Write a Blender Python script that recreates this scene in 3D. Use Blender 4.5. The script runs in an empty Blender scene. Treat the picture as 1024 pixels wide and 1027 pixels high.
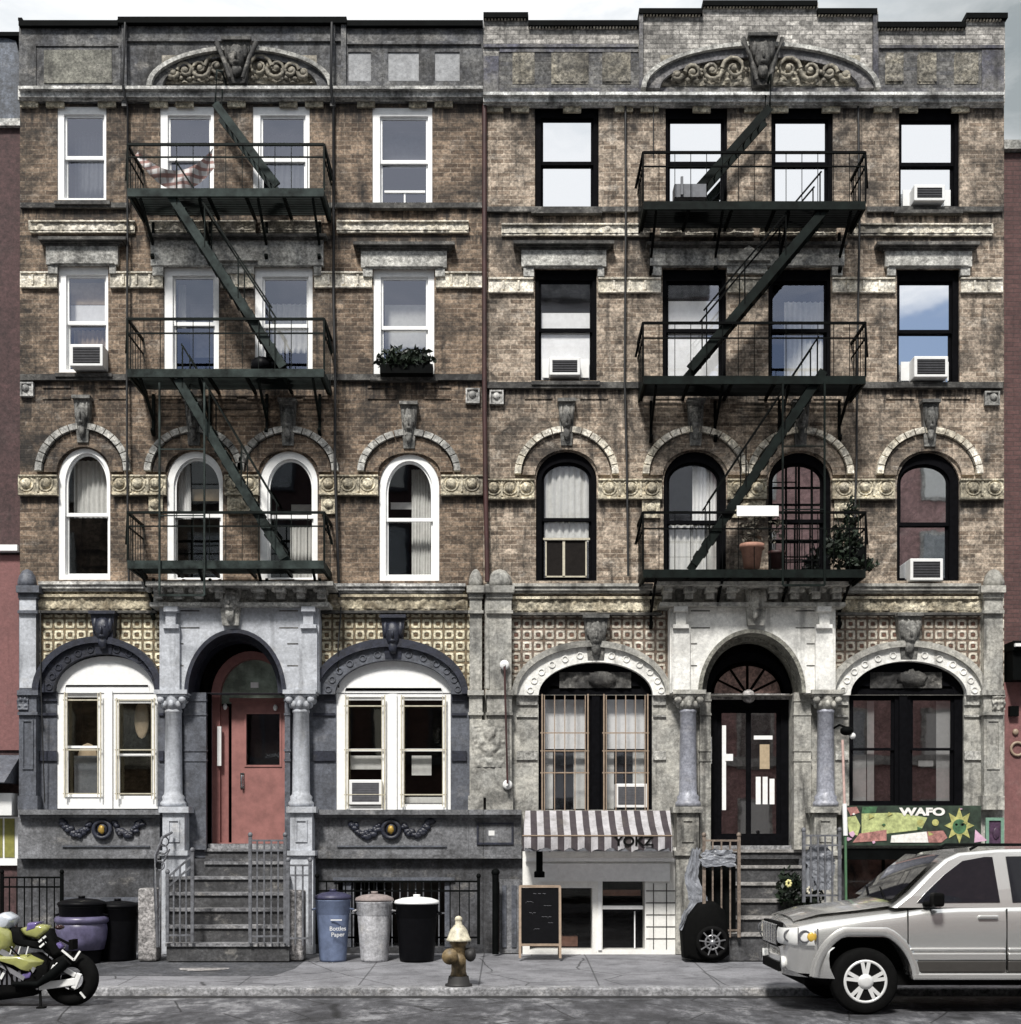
import bpy, math, random
from mathutils import Vector, Matrix, noise
from mathutils.geometry import tessellate_polygon
random.seed(7)
PI = math.pi
scene = bpy.context.scene
col = scene.collection
CAM_Y, CAM_Z, FPX, HOR = -21.46, 1.7, 1395.0, 845.0
def S(d=0.0): return FPX / (21.46 - d)
def X(px, d=0.0): return (px - 512) / S(d)
def Z(py, d=0.0): return CAM_Z + (HOR - py) / S(d)

# ------------------------------------------------------------------ materials
def newmat(name):
    m = bpy.data.materials.new(name); m.use_nodes = True
    nt = m.node_tree; b = nt.nodes['Principled BSDF']
    return m, nt, b
def N(nt, typ, **kw):
    n = nt.nodes.new(typ)
    for k, v in kw.items():
        if k.startswith('i_'):
            n.inputs[k[2:].replace('_', ' ')].default_value = v
        else: setattr(n, k, v)
    return n
def L(nt, a, b): nt.links.new(a, b)
def ramp(nt, src, stops):
    r = N(nt, 'ShaderNodeValToRGB'); e = r.color_ramp.elements
    while len(e) < len(stops): e.new(0.5)
    for q, (p, c) in zip(e, stops):
        q.position = p; q.color = (c[0], c[1], c[2], 1) if isinstance(c, (tuple, list)) else (c, c, c, 1)
    L(nt, src, r.inputs[0]); return r.outputs[0]
def mixc(nt, f, a, b, mode='MIX'):
    m = N(nt, 'ShaderNodeMix', data_type='RGBA', blend_type=mode)
    for sock, v in ((m.inputs[0], f), (m.inputs[6], a), (m.inputs[7], b)):
        if isinstance(v, (int, float)): sock.default_value = v
        elif isinstance(v, (tuple, list)): sock.default_value = (v[0], v[1], v[2], 1)
        else: L(nt, v, sock)
    return m.outputs[2]
def pos(nt, sc=(1, 1, 1), off=(0, 0, 0)):
    g = N(nt, 'ShaderNodeNewGeometry'); mp = N(nt, 'ShaderNodeMapping')
    mp.inputs['Scale'].default_value = sc; mp.inputs['Location'].default_value = off
    L(nt, g.outputs['Position'], mp.inputs[0]); return mp.outputs[0]
def noi(nt, v, scale, detail=6, rough=0.6, dist=0.0):
    n = N(nt, 'ShaderNodeTexNoise'); L(nt, v, n.inputs['Vector'])
    n.inputs['Scale'].default_value = scale; n.inputs['Detail'].default_value = detail
    n.inputs['Roughness'].default_value = rough; n.inputs['Distortion'].default_value = dist
    return n.outputs['Fac']
def weather(nt, c, dirt=(0.010, 0.009, 0.009), patch=0.6, streak=0.6, fine=0.35, seed=0.0, pale=0.25):
    """patches of soot, vertical run marks, fine speckle over a colour"""
    p = pos(nt, (1, 1, 1), (seed, seed * 1.3, seed * 0.7))
    f1 = ramp(nt, noi(nt, p, 1.1, 8, 0.68, 0.6), [(0.46, 0.0), (0.66, patch)])
    c = mixc(nt, f1, c, dirt)
    ps = pos(nt, (5.5, 5.5, 0.55), (seed * 2, 0, seed))
    f2 = ramp(nt, noi(nt, ps, 1.0, 6, 0.6), [(0.54, 0.0), (0.70, streak)])
    c = mixc(nt, f2, c, dirt)
    f4 = ramp(nt, noi(nt, pos(nt, (1.6, 1.6, 2.6), (seed + 9, 3, 1)), 1.0, 9, 0.75), [(0.56, 0.0), (0.72, pale)])
    c = mixc(nt, f4, c, (0.62, 0.58, 0.52))
    f5 = ramp(nt, noi(nt, pos(nt, (1, 1, 1), (seed + 20, 4, 2)), 4.2, 9, 0.8, 0.8), [(0.52, 0.0), (0.64, patch * 0.75)])
    c = mixc(nt, f5, c, dirt)
    f3 = ramp(nt, noi(nt, p, 24, 3, 0.7), [(0.36, max(0.05, 1 - fine * 1.25)), (0.64, 1 + fine * 1.1)])
    c = mixc(nt, 1.0, c, f3, 'MULTIPLY')
    f6 = ramp(nt, noi(nt, pos(nt, (1, 1, 1.5), (seed + 31, 1, 6)), 7.5, 5, 0.75, 0.4), [(0.36, max(0.05, 1 - fine * 1.1)), (0.64, 1 + fine * 0.9)])
    return mixc(nt, 1.0, c, f6, 'MULTIPLY')
def bump(nt, b, h, strength=0.4, dist=0.02):
    n = N(nt, 'ShaderNodeBump'); n.inputs['Strength'].default_value = strength
    n.inputs['Distance'].default_value = dist; L(nt, h, n.inputs['Height'])
    L(nt, n.outputs[0], b.inputs['Normal'])
def stone(name, c, rough=0.8, seed=0.0, c2=None, **kw):
    m, nt, b = newmat(name); b.inputs['Roughness'].default_value = rough
    base = c
    if c2:
        base = mixc(nt, ramp(nt, noi(nt, pos(nt, (1, 1, 1), (seed + 5, 0, 0)), 2.3, 6, 0.7), [(0.4, 0.0), (0.6, 1.0)]), c, c2)
    L(nt, weather(nt, base, seed=seed, **kw), b.inputs['Base Color'])
    p = pos(nt); bump(nt, b, noi(nt, p, 38, 5, 0.7), 0.35, 0.012)
    return m
def plain(name, c, rough=0.5, metal=0.0, var=0.18, sc=14, coat=0.0, spec=None):
    m, nt, b = newmat(name); b.inputs['Roughness'].default_value = rough; b.inputs['Metallic'].default_value = metal
    if coat: b.inputs['Coat Weight'].default_value = coat
    if spec is not None: b.inputs['Specular IOR Level'].default_value = spec
    tc = N(nt, 'ShaderNodeTexCoord')
    f = ramp(nt, noi(nt, tc.outputs['Object'], sc, 6, 0.7), [(0.35, 1 - var), (0.65, 1 + var)])
    L(nt, mixc(nt, 1.0, c, f, 'MULTIPLY'), b.inputs['Base Color'])
    return m
def brick(name, ca, cb, mortar, seed=0.0, soot_shade_runs=(), **kw):
    m, nt, b = newmat(name); b.inputs['Roughness'].default_value = 0.85
    g = N(nt, 'ShaderNodeNewGeometry'); sp = N(nt, 'ShaderNodeSeparateXYZ'); L(nt, g.outputs['Position'], sp.inputs[0])
    ad = N(nt, 'ShaderNodeMath', operation='ADD'); L(nt, sp.outputs[0], ad.inputs[0]); L(nt, sp.outputs[1], ad.inputs[1])
    cb_ = N(nt, 'ShaderNodeCombineXYZ'); L(nt, ad.outputs[0], cb_.inputs[0]); L(nt, sp.outputs[2], cb_.inputs[1])
    t = N(nt, 'ShaderNodeTexBrick', offset=0.5)
    t.inputs['Scale'].default_value = 1.0; t.inputs['Brick Width'].default_value = 0.205
    t.inputs['Row Height'].default_value = 0.070; t.inputs['Mortar Size'].default_value = 0.006
    t.inputs['Mortar Smooth'].default_value = 0.2
    t.inputs['Color1'].default_value = (*ca, 1); t.inputs['Color2'].default_value = (*cb, 1); t.inputs['Mortar'].default_value = (*mortar, 1)
    L(nt, cb_.outputs[0], t.inputs['Vector'])
    c = weather(nt, t.outputs['Color'], seed=seed, **kw)
    # soot runs plus under-ledge shade painted below sills and courses (levels in metres)
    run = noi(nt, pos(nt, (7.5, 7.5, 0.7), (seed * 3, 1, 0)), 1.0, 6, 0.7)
    for lv, ln, am in soot_shade_runs:
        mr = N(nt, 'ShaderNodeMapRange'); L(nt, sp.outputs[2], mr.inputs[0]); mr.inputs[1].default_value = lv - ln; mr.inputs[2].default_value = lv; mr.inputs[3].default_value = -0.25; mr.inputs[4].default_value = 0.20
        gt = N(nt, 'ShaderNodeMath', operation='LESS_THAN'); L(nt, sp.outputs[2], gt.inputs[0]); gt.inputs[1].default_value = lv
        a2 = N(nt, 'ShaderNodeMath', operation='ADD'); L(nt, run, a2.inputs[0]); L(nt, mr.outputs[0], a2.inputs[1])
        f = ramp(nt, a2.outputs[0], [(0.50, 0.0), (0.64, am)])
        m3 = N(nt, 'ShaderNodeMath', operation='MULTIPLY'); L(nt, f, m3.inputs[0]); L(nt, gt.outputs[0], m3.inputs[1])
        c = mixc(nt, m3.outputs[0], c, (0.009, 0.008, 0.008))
    L(nt, c, b.inputs['Base Color'])
    inv = N(nt, 'ShaderNodeMath', operation='SUBTRACT'); inv.inputs[0].default_value = 1.0; L(nt, t.outputs['Fac'], inv.inputs[1])
    bump(nt, b, inv.outputs[0], 0.6, 0.01)
    return m
def tilemat(name, pitch, centre, ring, gap, seed=0.0, patch=0.25):
    """moulded terracotta blocks: pale raised ring round a dark boss, dark joints"""
    m, nt, b = newmat(name); b.inputs['Roughness'].default_value = 0.6
    g = N(nt, 'ShaderNodeNewGeometry'); sp = N(nt, 'ShaderNodeSeparateXYZ'); L(nt, g.outputs['Position'], sp.inputs[0])
    def cell(o, half):
        a = N(nt, 'ShaderNodeMath', operation='DIVIDE'); L(nt, o, a.inputs[0]); a.inputs[1].default_value = pitch
        f = N(nt, 'ShaderNodeMath', operation='FRACT'); L(nt, a.outputs[0], f.inputs[0])
        s = N(nt, 'ShaderNodeMath', operation='SUBTRACT'); L(nt, f.outputs[0], s.inputs[0]); s.inputs[1].default_value = 0.5
        q = N(nt, 'ShaderNodeMath', operation='ABSOLUTE'); L(nt, s.outputs[0], q.inputs[0]); return q.outputs[0]
    u, v = cell(sp.outputs[0], 0), cell(sp.outputs[2], 0)
    mx = N(nt, 'ShaderNodeMath', operation='MAXIMUM'); L(nt, u, mx.inputs[0]); L(nt, v, mx.inputs[1])
    sm = N(nt, 'ShaderNodeMath', operation='ADD'); L(nt, u, sm.inputs[0]); L(nt, v, sm.inputs[1])
    d = N(nt, 'ShaderNodeMath', operation='MULTIPLY_ADD'); L(nt, sm.outputs[0], d.inputs[0]); d.inputs[1].default_value = 0.14; L(nt, mx.outputs[0], d.inputs[2])
    c = ramp(nt, d.outputs[0], [(0.0, centre), (0.19, centre), (0.25, ring), (0.47, ring), (0.52, gap), (1.0, gap)])
    h = ramp(nt, d.outputs[0], [(0.0, 0.3), (0.18, 0.15), (0.28, 1.0), (0.46, 0.8), (0.53, 0.0), (1.0, 0.0)])
    L(nt, weather(nt, c, dirt=(0.05, 0.03, 0.012), patch=patch, streak=0.35, fine=0.3, seed=seed, pale=0.3), b.inputs['Base Color'])
    bump(nt, b, h, 0.9, 0.03)
    return m
def glassmat(name, refl, tint=(0.8, 0.85, 0.9), see=0.6, wob=0.0025):
    m, nt, b = newmat(name)
    nt.nodes.remove(b); out = nt.nodes['Material Output']
    gl = N(nt, 'ShaderNodeBsdfGlossy'); gl.inputs['Roughness'].default_value = 0.02; gl.inputs['Color'].default_value = (*tint, 1)
    tr = N(nt, 'ShaderNodeBsdfTransparent'); tr.inputs['Color'].default_value = (see, see, see, 1)
    lw = N(nt, 'ShaderNodeLayerWeight'); fr = N(nt, 'ShaderNodeMath', operation='POWER'); L(nt, lw.outputs['Facing'], fr.inputs[0]); fr.inputs[1].default_value = 5.0
    mp = N(nt, 'ShaderNodeMapRange'); L(nt, fr.outputs[0], mp.inputs[0]); mp.inputs[3].default_value = refl; mp.inputs[4].default_value = 1.0
    mx = N(nt, 'ShaderNodeMixShader'); L(nt, mp.outputs[0], mx.inputs[0]); L(nt, tr.outputs[0], mx.inputs[1]); L(nt, gl.outputs[0], mx.inputs[2])
    bp = N(nt, 'ShaderNodeBump'); bp.inputs['Strength'].default_value = 0.35; bp.inputs['Distance'].default_value = wob
    L(nt, noi(nt, pos(nt), 1.7, 2, 0.5), bp.inputs['Height']); L(nt, bp.outputs[0], gl.inputs['Normal'])
    L(nt, mx.outputs[0], out.inputs[0]); return m

M = {}
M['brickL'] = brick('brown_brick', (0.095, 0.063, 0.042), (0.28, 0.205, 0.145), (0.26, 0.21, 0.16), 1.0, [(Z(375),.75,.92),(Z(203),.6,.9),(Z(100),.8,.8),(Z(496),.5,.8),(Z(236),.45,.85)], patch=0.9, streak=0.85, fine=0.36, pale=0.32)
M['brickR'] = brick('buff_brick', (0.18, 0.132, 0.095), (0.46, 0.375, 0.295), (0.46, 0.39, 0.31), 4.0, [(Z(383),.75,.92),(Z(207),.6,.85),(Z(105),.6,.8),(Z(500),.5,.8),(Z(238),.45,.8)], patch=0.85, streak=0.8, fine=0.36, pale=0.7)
M['brickP'] = brick('parapet_brick', (0.21, 0.20, 0.185), (0.50, 0.475, 0.44), (0.20, 0.19, 0.18), 7.0, patch=0.55, streak=0.6, fine=0.35, pale=0.4)
M['brickN'] = brick('red_brick', (0.085, 0.042, 0.040), (0.115, 0.058, 0.054), (0.07, 0.045, 0.043), 3.0, patch=0.25, streak=0.3, fine=0.15, pale=0.05)
M['redpaint'] = stone('red_painted_render', (0.20, 0.088, 0.084), 0.7, 3.0, patch=0.2, streak=0.25, fine=0.1, pale=0.08)
M['redwall'] = stone('dark_red_render', (0.070, 0.037, 0.037), 0.8, 6.0, patch=0.35, streak=0.3, fine=0.25, pale=0.05)
M['greyroof'] = stone('blue_grey_sheet', (0.10, 0.115, 0.145), 0.6, 2.0, patch=0.5, streak=0.5)
M['brickD'] = brick('soot_brick', (0.08, 0.08, 0.085), (0.17, 0.165, 0.155), (0.12, 0.115, 0.11), 9.0, patch=0.7, streak=0.5, fine=0.4, pale=0.3)
M['corniceR'] = stone('whitewashed_cornice', (0.82, 0.82, 0.80), 0.8, 31.0, c2=(0.60, 0.60, 0.58), patch=0.85, streak=0.6, fine=0.3, pale=0.6)
M['panelR'] = stone('weathered_ochre_panel', (0.26, 0.235, 0.185), 0.8, 32.0, c2=(0.15, 0.14, 0.12), patch=0.7, streak=0.6, fine=0.5, pale=0.5)
M['parL'] = stone('sooty_parapet', (0.17, 0.168, 0.165), 0.85, 8.0, c2=(0.085, 0.087, 0.095), patch=0.75, streak=0.7, pale=0.35)
M['yelstone'] = stone('stained_buff_terracotta', (0.66, 0.60, 0.46), 0.8, 5.0, c2=(0.36, 0.31, 0.22), patch=0.65, streak=0.45, fine=0.45, pale=0.6)
M['cornice'] = stone('limewashed_cornice', (0.62, 0.61, 0.58), 0.8, 2.0, c2=(0.34, 0.34, 0.33), patch=0.7, streak=0.6, pale=0.8)
M['band'] = stone('cream_terracotta_band', (0.85, 0.80, 0.70), 0.7, 12.0, c2=(0.66, 0.60, 0.48), patch=0.75, streak=0.5, pale=0.75)
M['lintel'] = stone('weathered_limestone', (0.55, 0.54, 0.50), 0.8, 15.0, c2=(0.36, 0.355, 0.335), patch=0.6, streak=0.55, pale=0.5)
M['sill'] = stone('sooty_sill_stone', (0.13, 0.125, 0.115), 0.8, 11.0, c2=(0.035, 0.034, 0.033), patch=0.7, streak=0.7, pale=0.5)
M['slate'] = stone('slate_painted_stone', (0.10, 0.108, 0.13), 0.55, 9.0, patch=0.45, streak=0.45, fine=0.2, pale=0.15)
M['navy'] = stone('navy_painted_stone', (0.022, 0.025, 0.040), 0.45, 9.5, patch=0.4, streak=0.3, fine=0.25, pale=0.08)
M['portL'] = stone('pale_grey_painted_stone', (0.50, 0.52, 0.56), 0.6, 10.0, patch=0.35, streak=0.5, fine=0.11, pale=0.4)
M['portR'] = stone('pale_limestone', (0.84, 0.83, 0.79), 0.75, 13.0, patch=0.35, streak=0.5, fine=0.10, pale=0.5)
M['stoneR'] = stone('grey_limestone', (0.34, 0.335, 0.31), 0.75, 14.0, c2=(0.46, 0.445, 0.40), patch=0.65, streak=0.8, fine=0.22, pale=0.45)
M['colR'] = stone('polished_blue_granite', (0.33, 0.34, 0.39), 0.35, 14.0, patch=0.2, streak=0.3, fine=0.2, pale=0.2)
M['based'] = stone('dark_basement_render', (0.085, 0.087, 0.095), 0.65, 26.0, c2=(0.05, 0.051, 0.056), patch=0.6, streak=0.6, fine=0.3, pale=0.3)
M['carve'] = stone('weathered_carving', (0.40, 0.365, 0.29), 0.8, 27.0, c2=(0.22, 0.20, 0.165), patch=0.5, streak=0.4, fine=0.3, pale=0.5)
M['baseg'] = stone('grey_painted_basement', (0.19, 0.193, 0.205), 0.6, 16.0, c2=(0.12, 0.122, 0.13), patch=0.6, streak=0.6, fine=0.25, pale=0.25)
M['tileL'] = tilemat('ochre_boss_tiles', 0.172, (0.13, 0.085, 0.04), (0.70, 0.64, 0.47), (0.20, 0.15, 0.085), 1.0, 0.5)
M['tileR'] = tilemat('pink_boss_tiles', 0.172, (0.16, 0.08, 0.055), (0.64, 0.59, 0.50), (0.20, 0.145, 0.11), 2.0, 0.75)
M['frieze'] = stone('ochre_frieze', (0.62, 0.55, 0.40), 0.7, 17.0, c2=(0.22, 0.18, 0.12), patch=0.55, streak=0.3, pale=0.5)
M['white'] = plain('white_window_paint', (0.86, 0.86, 0.85), 0.45, var=0.07)
M['black'] = plain('black_window_paint', (0.004, 0.004, 0.005), 0.7, var=0.3, spec=0.03)
M['cream'] = plain('cream_window_guard', (0.50, 0.46, 0.36), 0.5)
M['tan'] = plain('tan_wood_frame', (0.30, 0.225, 0.165), 0.5)
M['iron'] = plain('dark_green_iron', (0.005, 0.008, 0.007), 0.6, 0.0, 0.6, 5, spec=0.1)
M['ironb'] = plain('black_iron', (0.002, 0.0025, 0.0025), 0.7, 0.0, 0.5, 5, spec=0.06)
M['ironlight'] = plain('worn_green_iron', (0.026, 0.034, 0.032), 0.6, 0.0, 0.7, 4, spec=0.1)
M['fence'] = plain('grey_painted_railing', (0.115, 0.118, 0.13), 0.45, 0.0, 0.5, 12)
M['glassL'] = glassmat('window_glass_screened', 0.22, (0.66, 0.70, 0.84), 0.85)
M['glassC'] = glassmat('window_glass_clear', 0.22, (0.85, 0.88, 1.0), 0.98)
M['glassS'] = glassmat('shop_front_glass', 0.025, (0.8, 0.8, 0.8), 0.9)
M['glassR'] = glassmat('window_glass_bright', 0.85, (0.95, 0.97, 1.0), 0.3)
M['glassG'] = glassmat('shop_glass', 0.35, (0.9, 0.85, 0.85))
M['glassD'] = glassmat('dark_glass', 0.13, (0.8, 0.85, 0.9), 0.9)
M['glassW'] = glassmat('ground_floor_glass', 0.14, (1.0, 0.95, 0.8), 0.92)
M['curtain'] = plain('white_curtain', (0.66, 0.66, 0.63), 0.9, var=0.1)
M['greycurtain'] = plain('grey_curtain', (0.13, 0.14, 0.15), 0.9, var=0.15)
M['beige'] = plain('beige_blind', (0.42, 0.33, 0.22), 0.9, var=0.15)
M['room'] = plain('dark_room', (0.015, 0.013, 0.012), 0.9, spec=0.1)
M['red'] = plain('faded_red_door', (0.27, 0.118, 0.105), 0.5, var=0.2, sc=5)
M['reddk'] = plain('red_door_frame', (0.26, 0.11, 0.10), 0.5, var=0.15)
M['acwhite'] = plain('white_enamel', (0.75, 0.75, 0.74), 0.4, var=0.05)
M['acgrille'] = plain('grey_grille', (0.10, 0.10, 0.11), 0.5)
M['leaf'] = plain('dark_leaf', (0.010, 0.018, 0.009), 0.5, var=0.6, sc=9)
M['terra'] = plain('terracotta', (0.34, 0.18, 0.13), 0.8, var=0.2)
M['granite'] = stone('speckled_granite', (0.32, 0.305, 0.30), 0.7, 20.0, patch=0.2, streak=0.3, fine=0.5, pale=0.3)
M['step'] = stone('worn_step_stone', (0.075, 0.075, 0.078), 0.7, 21.0, c2=(0.04, 0.04, 0.043), patch=0.5, streak=0.2, fine=0.3, pale=0.4)
M['stepR'] = stone('pale_step_stone', (0.32, 0.31, 0.30), 0.7, 22.0, c2=(0.22, 0.21, 0.20), patch=0.45, streak=0.2, fine=0.3, pale=0.4)
M['redpipe'] = plain('rust_red_pipe', (0.045, 0.016, 0.015), 0.6, var=0.4, sc=3)
M['cable'] = plain('black_cable', (0.012, 0.012, 0.013), 0.6)
M['tyreb'] = plain('tyre_black', (0.004, 0.004, 0.004), 0.7, spec=0.04)
M['chrome'] = plain('chrome', (0.75, 0.75, 0.76), 0.15, 1.0, 0.05)
M['rubber'] = plain('rubber', (0.007, 0.007, 0.007), 0.85, spec=0.03)
M['blackp'] = plain('black_plastic', (0.004, 0.004, 0.005), 0.45, spec=0.08)
M['whitewall'] = stone('white_glazed_shop_tile', (0.88, 0.87, 0.83), 0.35, 30.0, patch=0.04, streak=0.12, fine=0.03, pale=0.1)

# ------------------------------------------------------------------ mesh builder
ORG = {}
class MB:
    def __init__(s): s.v = []; s.f = []; s.mi = []; s.sm = []; s.cur = 0; s.smooth = False
    def add(s, vs, fs, sm=None):
        n = len(s.v); s.v += [Vector(q) for q in vs]
        for f in fs: s.f.append([n + i for i in f]); s.mi.append(s.cur); s.sm.append(s.smooth if sm is None else sm)
        return s
    def box(s, x0, x1, y0, y1, z0, z1):
        return s.add([(x0,y0,z0),(x1,y0,z0),(x1,y1,z0),(x0,y1,z0),(x0,y0,z1),(x1,y0,z1),(x1,y1,z1),(x0,y1,z1)],
                     [(0,3,2,1),(4,5,6,7),(0,1,5,4),(1,2,6,5),(2,3,7,6),(3,0,4,7)])
    def pbox(s, px0, px1, py0, py1, d0, d1=None, ref=None):
        """box given by its outline in facade pixels (measured on plane ref), from depth d0 (front) to d1"""
        if d1 is None: d1 = 0.0
        if ref is None: ref = d0 if 0 < d0 <= 0.75 else 0.0
        return s.box(X(px0, ref), X(px1, ref), -d0, -d1, Z(py1, ref), Z(py0, ref))
    def bar(s, p, q, w, h=None, up=(0, 0, 1)):
        p, q = Vector(p), Vector(q); h = h or w; a = (q - p).normalized(); up = Vector(up)
        if abs(a.dot(up)) > 0.98: up = Vector((0, 1, 0))
        r = a.cross(up).normalized(); u = r.cross(a).normalized(); vs = []
        for c in (p, q):
            for i, j in ((-1,-1),(1,-1),(1,1),(-1,1)): vs.append(c + r * (i * w / 2) + u * (j * h / 2))
        return s.add(vs, [(0,1,2,3),(7,6,5,4),(0,4,5,1),(1,5,6,2),(2,6,7,3),(3,7,4,0)])
    def tube(s, pts, r, n=8, cap=True):
        pts = [Vector(p) for p in pts]; rs = r if isinstance(r, (list, tuple)) else [r] * len(pts); vs = []; fs = []
        for i, p in enumerate(pts):
            a = (pts[min(i + 1, len(pts) - 1)] - pts[max(i - 1, 0)]).normalized()
            up = Vector((0, 0, 1)) if abs(a.z) < 0.95 else Vector((0, 1, 0))
            e = a.cross(up).normalized(); g = e.cross(a).normalized()
            for k in range(n):
                t = 2 * PI * k / n; vs.append(p + (e * math.cos(t) + g * math.sin(t)) * rs[i])
        for i in range(len(pts) - 1):
            for k in range(n): fs.append((i*n+k, i*n+(k+1)%n, (i+1)*n+(k+1)%n, (i+1)*n+k))
        s.add(vs, fs, True)
        if cap: s.add(vs[:n], [tuple(range(n))], False); s.add(vs[-n:], [tuple(range(n))], False)
        return s
    def lathe(s, prof, c, n=20, axis='z', flat=False):
        """prof: (radius, height) list"""
        vs = []; fs = []; c = Vector(c)
        for r, h in prof:
            for k in range(n):
                t = 2 * PI * k / n; a, b = r * math.cos(t), r * math.sin(t)
                vs.append(c + (Vector((a, b, h)) if axis == 'z' else Vector((a, h, b)) if axis == 'y' else Vector((h, a, b))))
        for i in range(len(prof) - 1):
            for k in range(n): fs.append((i*n+k, i*n+(k+1)%n, (i+1)*n+(k+1)%n, (i+1)*n+k))
        fs.append(tuple(range(n))[::-1]); m = (len(prof) - 1) * n; fs.append(tuple(range(m, m + n)))
        return s.add(vs, fs, not flat)
    def blob(s, c, r, n=14, amp=0.0, freq=3.0, seed=0, half=False):
        """ellipsoid, optionally lumpy"""
        c = Vector(c); m = max(6, n // 2 + 1); vs = []; fs = []
        for i in range(m + 1):
            ph = PI * i / m
            for k in range(n):
                t = 2 * PI * k / n; q = Vector((math.sin(ph) * math.cos(t), math.sin(ph) * math.sin(t), math.cos(ph)))
                g = 1 + (amp * noise.noise(q * freq + Vector((seed, seed * 2.1, 0))) if amp else 0)
                vs.append(c + Vector((q.x * r[0], q.y * r[1], q.z * r[2])) * g)
        for i in range(m):
            for k in range(n): fs.append((i*n+k, i*n+(k+1)%n, (i+1)*n+(k+1)%n, (i+1)*n+k))
        return s.add(vs, fs, True)
    def prism(s, outline, holes, y0, y1, back=True):
        """flat panel in the xz plane with holes, from y0 (front) to y1"""
        loops = [list(outline)] + [list(h) for h in holes]
        flat = [p for l in loops for p in l]
        tris = tessellate_polygon([[Vector((p[0], p[1], 0)) for p in l] for l in loops])
        def orient(t):
            a, b, c = (flat[i] for i in t)
            return t if (b[0]-a[0])*(c[1]-a[1]) - (b[1]-a[1])*(c[0]-a[0]) > 0 else (t[0], t[2], t[1])
        tris = [orient(tuple(t)) for t in tris]
        s.add([(p[0], y0, p[1]) for p in flat], tris)
        if back: s.add([(p[0], y1, p[1]) for p in flat], [t[::-1] for t in tris])
        for l in loops:
            n = len(l); s.add([(p[0], y0, p[1]) for p in l] + [(p[0], y1, p[1]) for p in l], [(i, (i+1) % n, n+(i+1) % n, n+i) for i in range(n)])
        return s
    def torus(s, c, R, r, axis='y', n=28, m=10, a0=0, a1=2*PI):
        vs = []; fs = []; c = Vector(c); full = abs(a1 - a0 - 2*PI) < 1e-6; nn = n if full else n + 1
        for i in range(nn):
            t = a0 + (a1 - a0) * i / n
            for k in range(m):
                p = 2*PI*k/m; q = R + r * math.cos(p); w = r * math.sin(p)
                vs.append(c + (Vector((q*math.cos(t), w, q*math.sin(t))) if axis == 'y' else Vector((q*math.cos(t), q*math.sin(t), w))))
        for i in range(n):
            for k in range(m):
                j = (i + 1) % nn; fs.append((i*m+k, i*m+(k+1)%m, j*m+(k+1)%m, j*m+k))
        return s.add(vs, fs, True)
    def relief(s, x0, x1, z0, z1, y, amp, freq, mask=None, n=40, seed=0, base=0.0):
        """carved panel: bumps standing out of plane y toward the street"""
        nx = n; nz = max(4, int(n * (z1 - z0) / (x1 - x0))); vs = []; fs = []
        for j in range(nz + 1):
            for i in range(nx + 1):
                x = x0 + (x1 - x0) * i / nx; z = z0 + (z1 - z0) * j / nz
                u = 2 * i / nx - 1
                h = abs(noise.turbulence(Vector((abs(u) * (x1 - x0) / 2 * freq + seed, z * freq, seed)), 3, False)) 
                m = mask(x, z) if mask else 1.0
                vs.append((x, y - m * (base + amp * h), z))
        for j in range(nz):
            for i in range(nx):
                a = j * (nx + 1) + i; fs.append((a, a + 1, a + nx + 2, a + nx + 1))
        return s.add(vs, fs, True)
    def build(s, name, mats, parent=None, bevel=0.0, seg=2):
        me = bpy.data.meshes.new(name); org = ORG.get(parent.name, Vector()) if parent else Vector()
        me.from_pydata([v - org for v in s.v], [], s.f)
        for m in (mats if isinstance(mats, (list, tuple)) else [mats]): me.materials.append(m)
        me.polygons.foreach_set('material_index', s.mi); me.polygons.foreach_set('use_smooth', s.sm)
        me.validate(); me.update()
        o = bpy.data.objects.new(name, me); col.objects.link(o)
        if parent: o.parent = parent; ORG[o.name] = org
        if bevel:
            b = o.modifiers.new('bevel', 'BEVEL'); b.width = bevel; b.segments = seg; b.limit_method = 'ANGLE'; b.angle_limit = math.radians(40)
        return o
def tag(o, label=None, cat=None, group=None, kind=None):
    if label: o['label'] = label
    if cat: o['category'] = cat
    if group: o['group'] = group
    if kind: o['kind'] = kind
    return o
def thing(name, loc, label, cat, group=None):
    o = bpy.data.objects.new(name, None); col.objects.link(o); o.location = loc; ORG[o.name] = Vector(loc)
    o.empty_display_size = 0.2
    return tag(o, label, cat, group)
def copy_tree(o, parent=None):
    c = o.copy(); col.objects.link(c); c.parent = parent
    ORG[c.name] = ORG.get(o.name, Vector())
    for ch in list(o.children): copy_tree(ch, c)
    return c
def text(name, body, size, loc, m, parent=None, rot=(PI/2, 0, 0), ext=0.003, sx=1.0, bold=0.0):
    cu = bpy.data.curves.new(name, 'FONT'); cu.body = body; cu.size = size; cu.extrude = ext; cu.offset = bold
    cu.align_x = 'CENTER'; cu.align_y = 'CENTER'; cu.materials.append(m)
    o = bpy.data.objects.new(name, cu); col.objects.link(o)
    org = ORG.get(parent.name, Vector()) if parent else Vector()
    o.location = Vector(loc) - org; o.rotation_euler = rot; o.scale = (sx, 1, 1)
    bpy.context.view_layer.update()
    me = bpy.data.meshes.new_from_object(o.evaluated_get(bpy.context.evaluated_depsgraph_get())); me.name = name
    q = bpy.data.objects.new(name, me); q.location = o.location; q.rotation_euler = o.rotation_euler; q.scale = o.scale
    bpy.data.objects.remove(o, do_unlink=True); col.objects.link(q); q.name = name; o = q
    if parent: o.parent = parent
    return o
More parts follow.
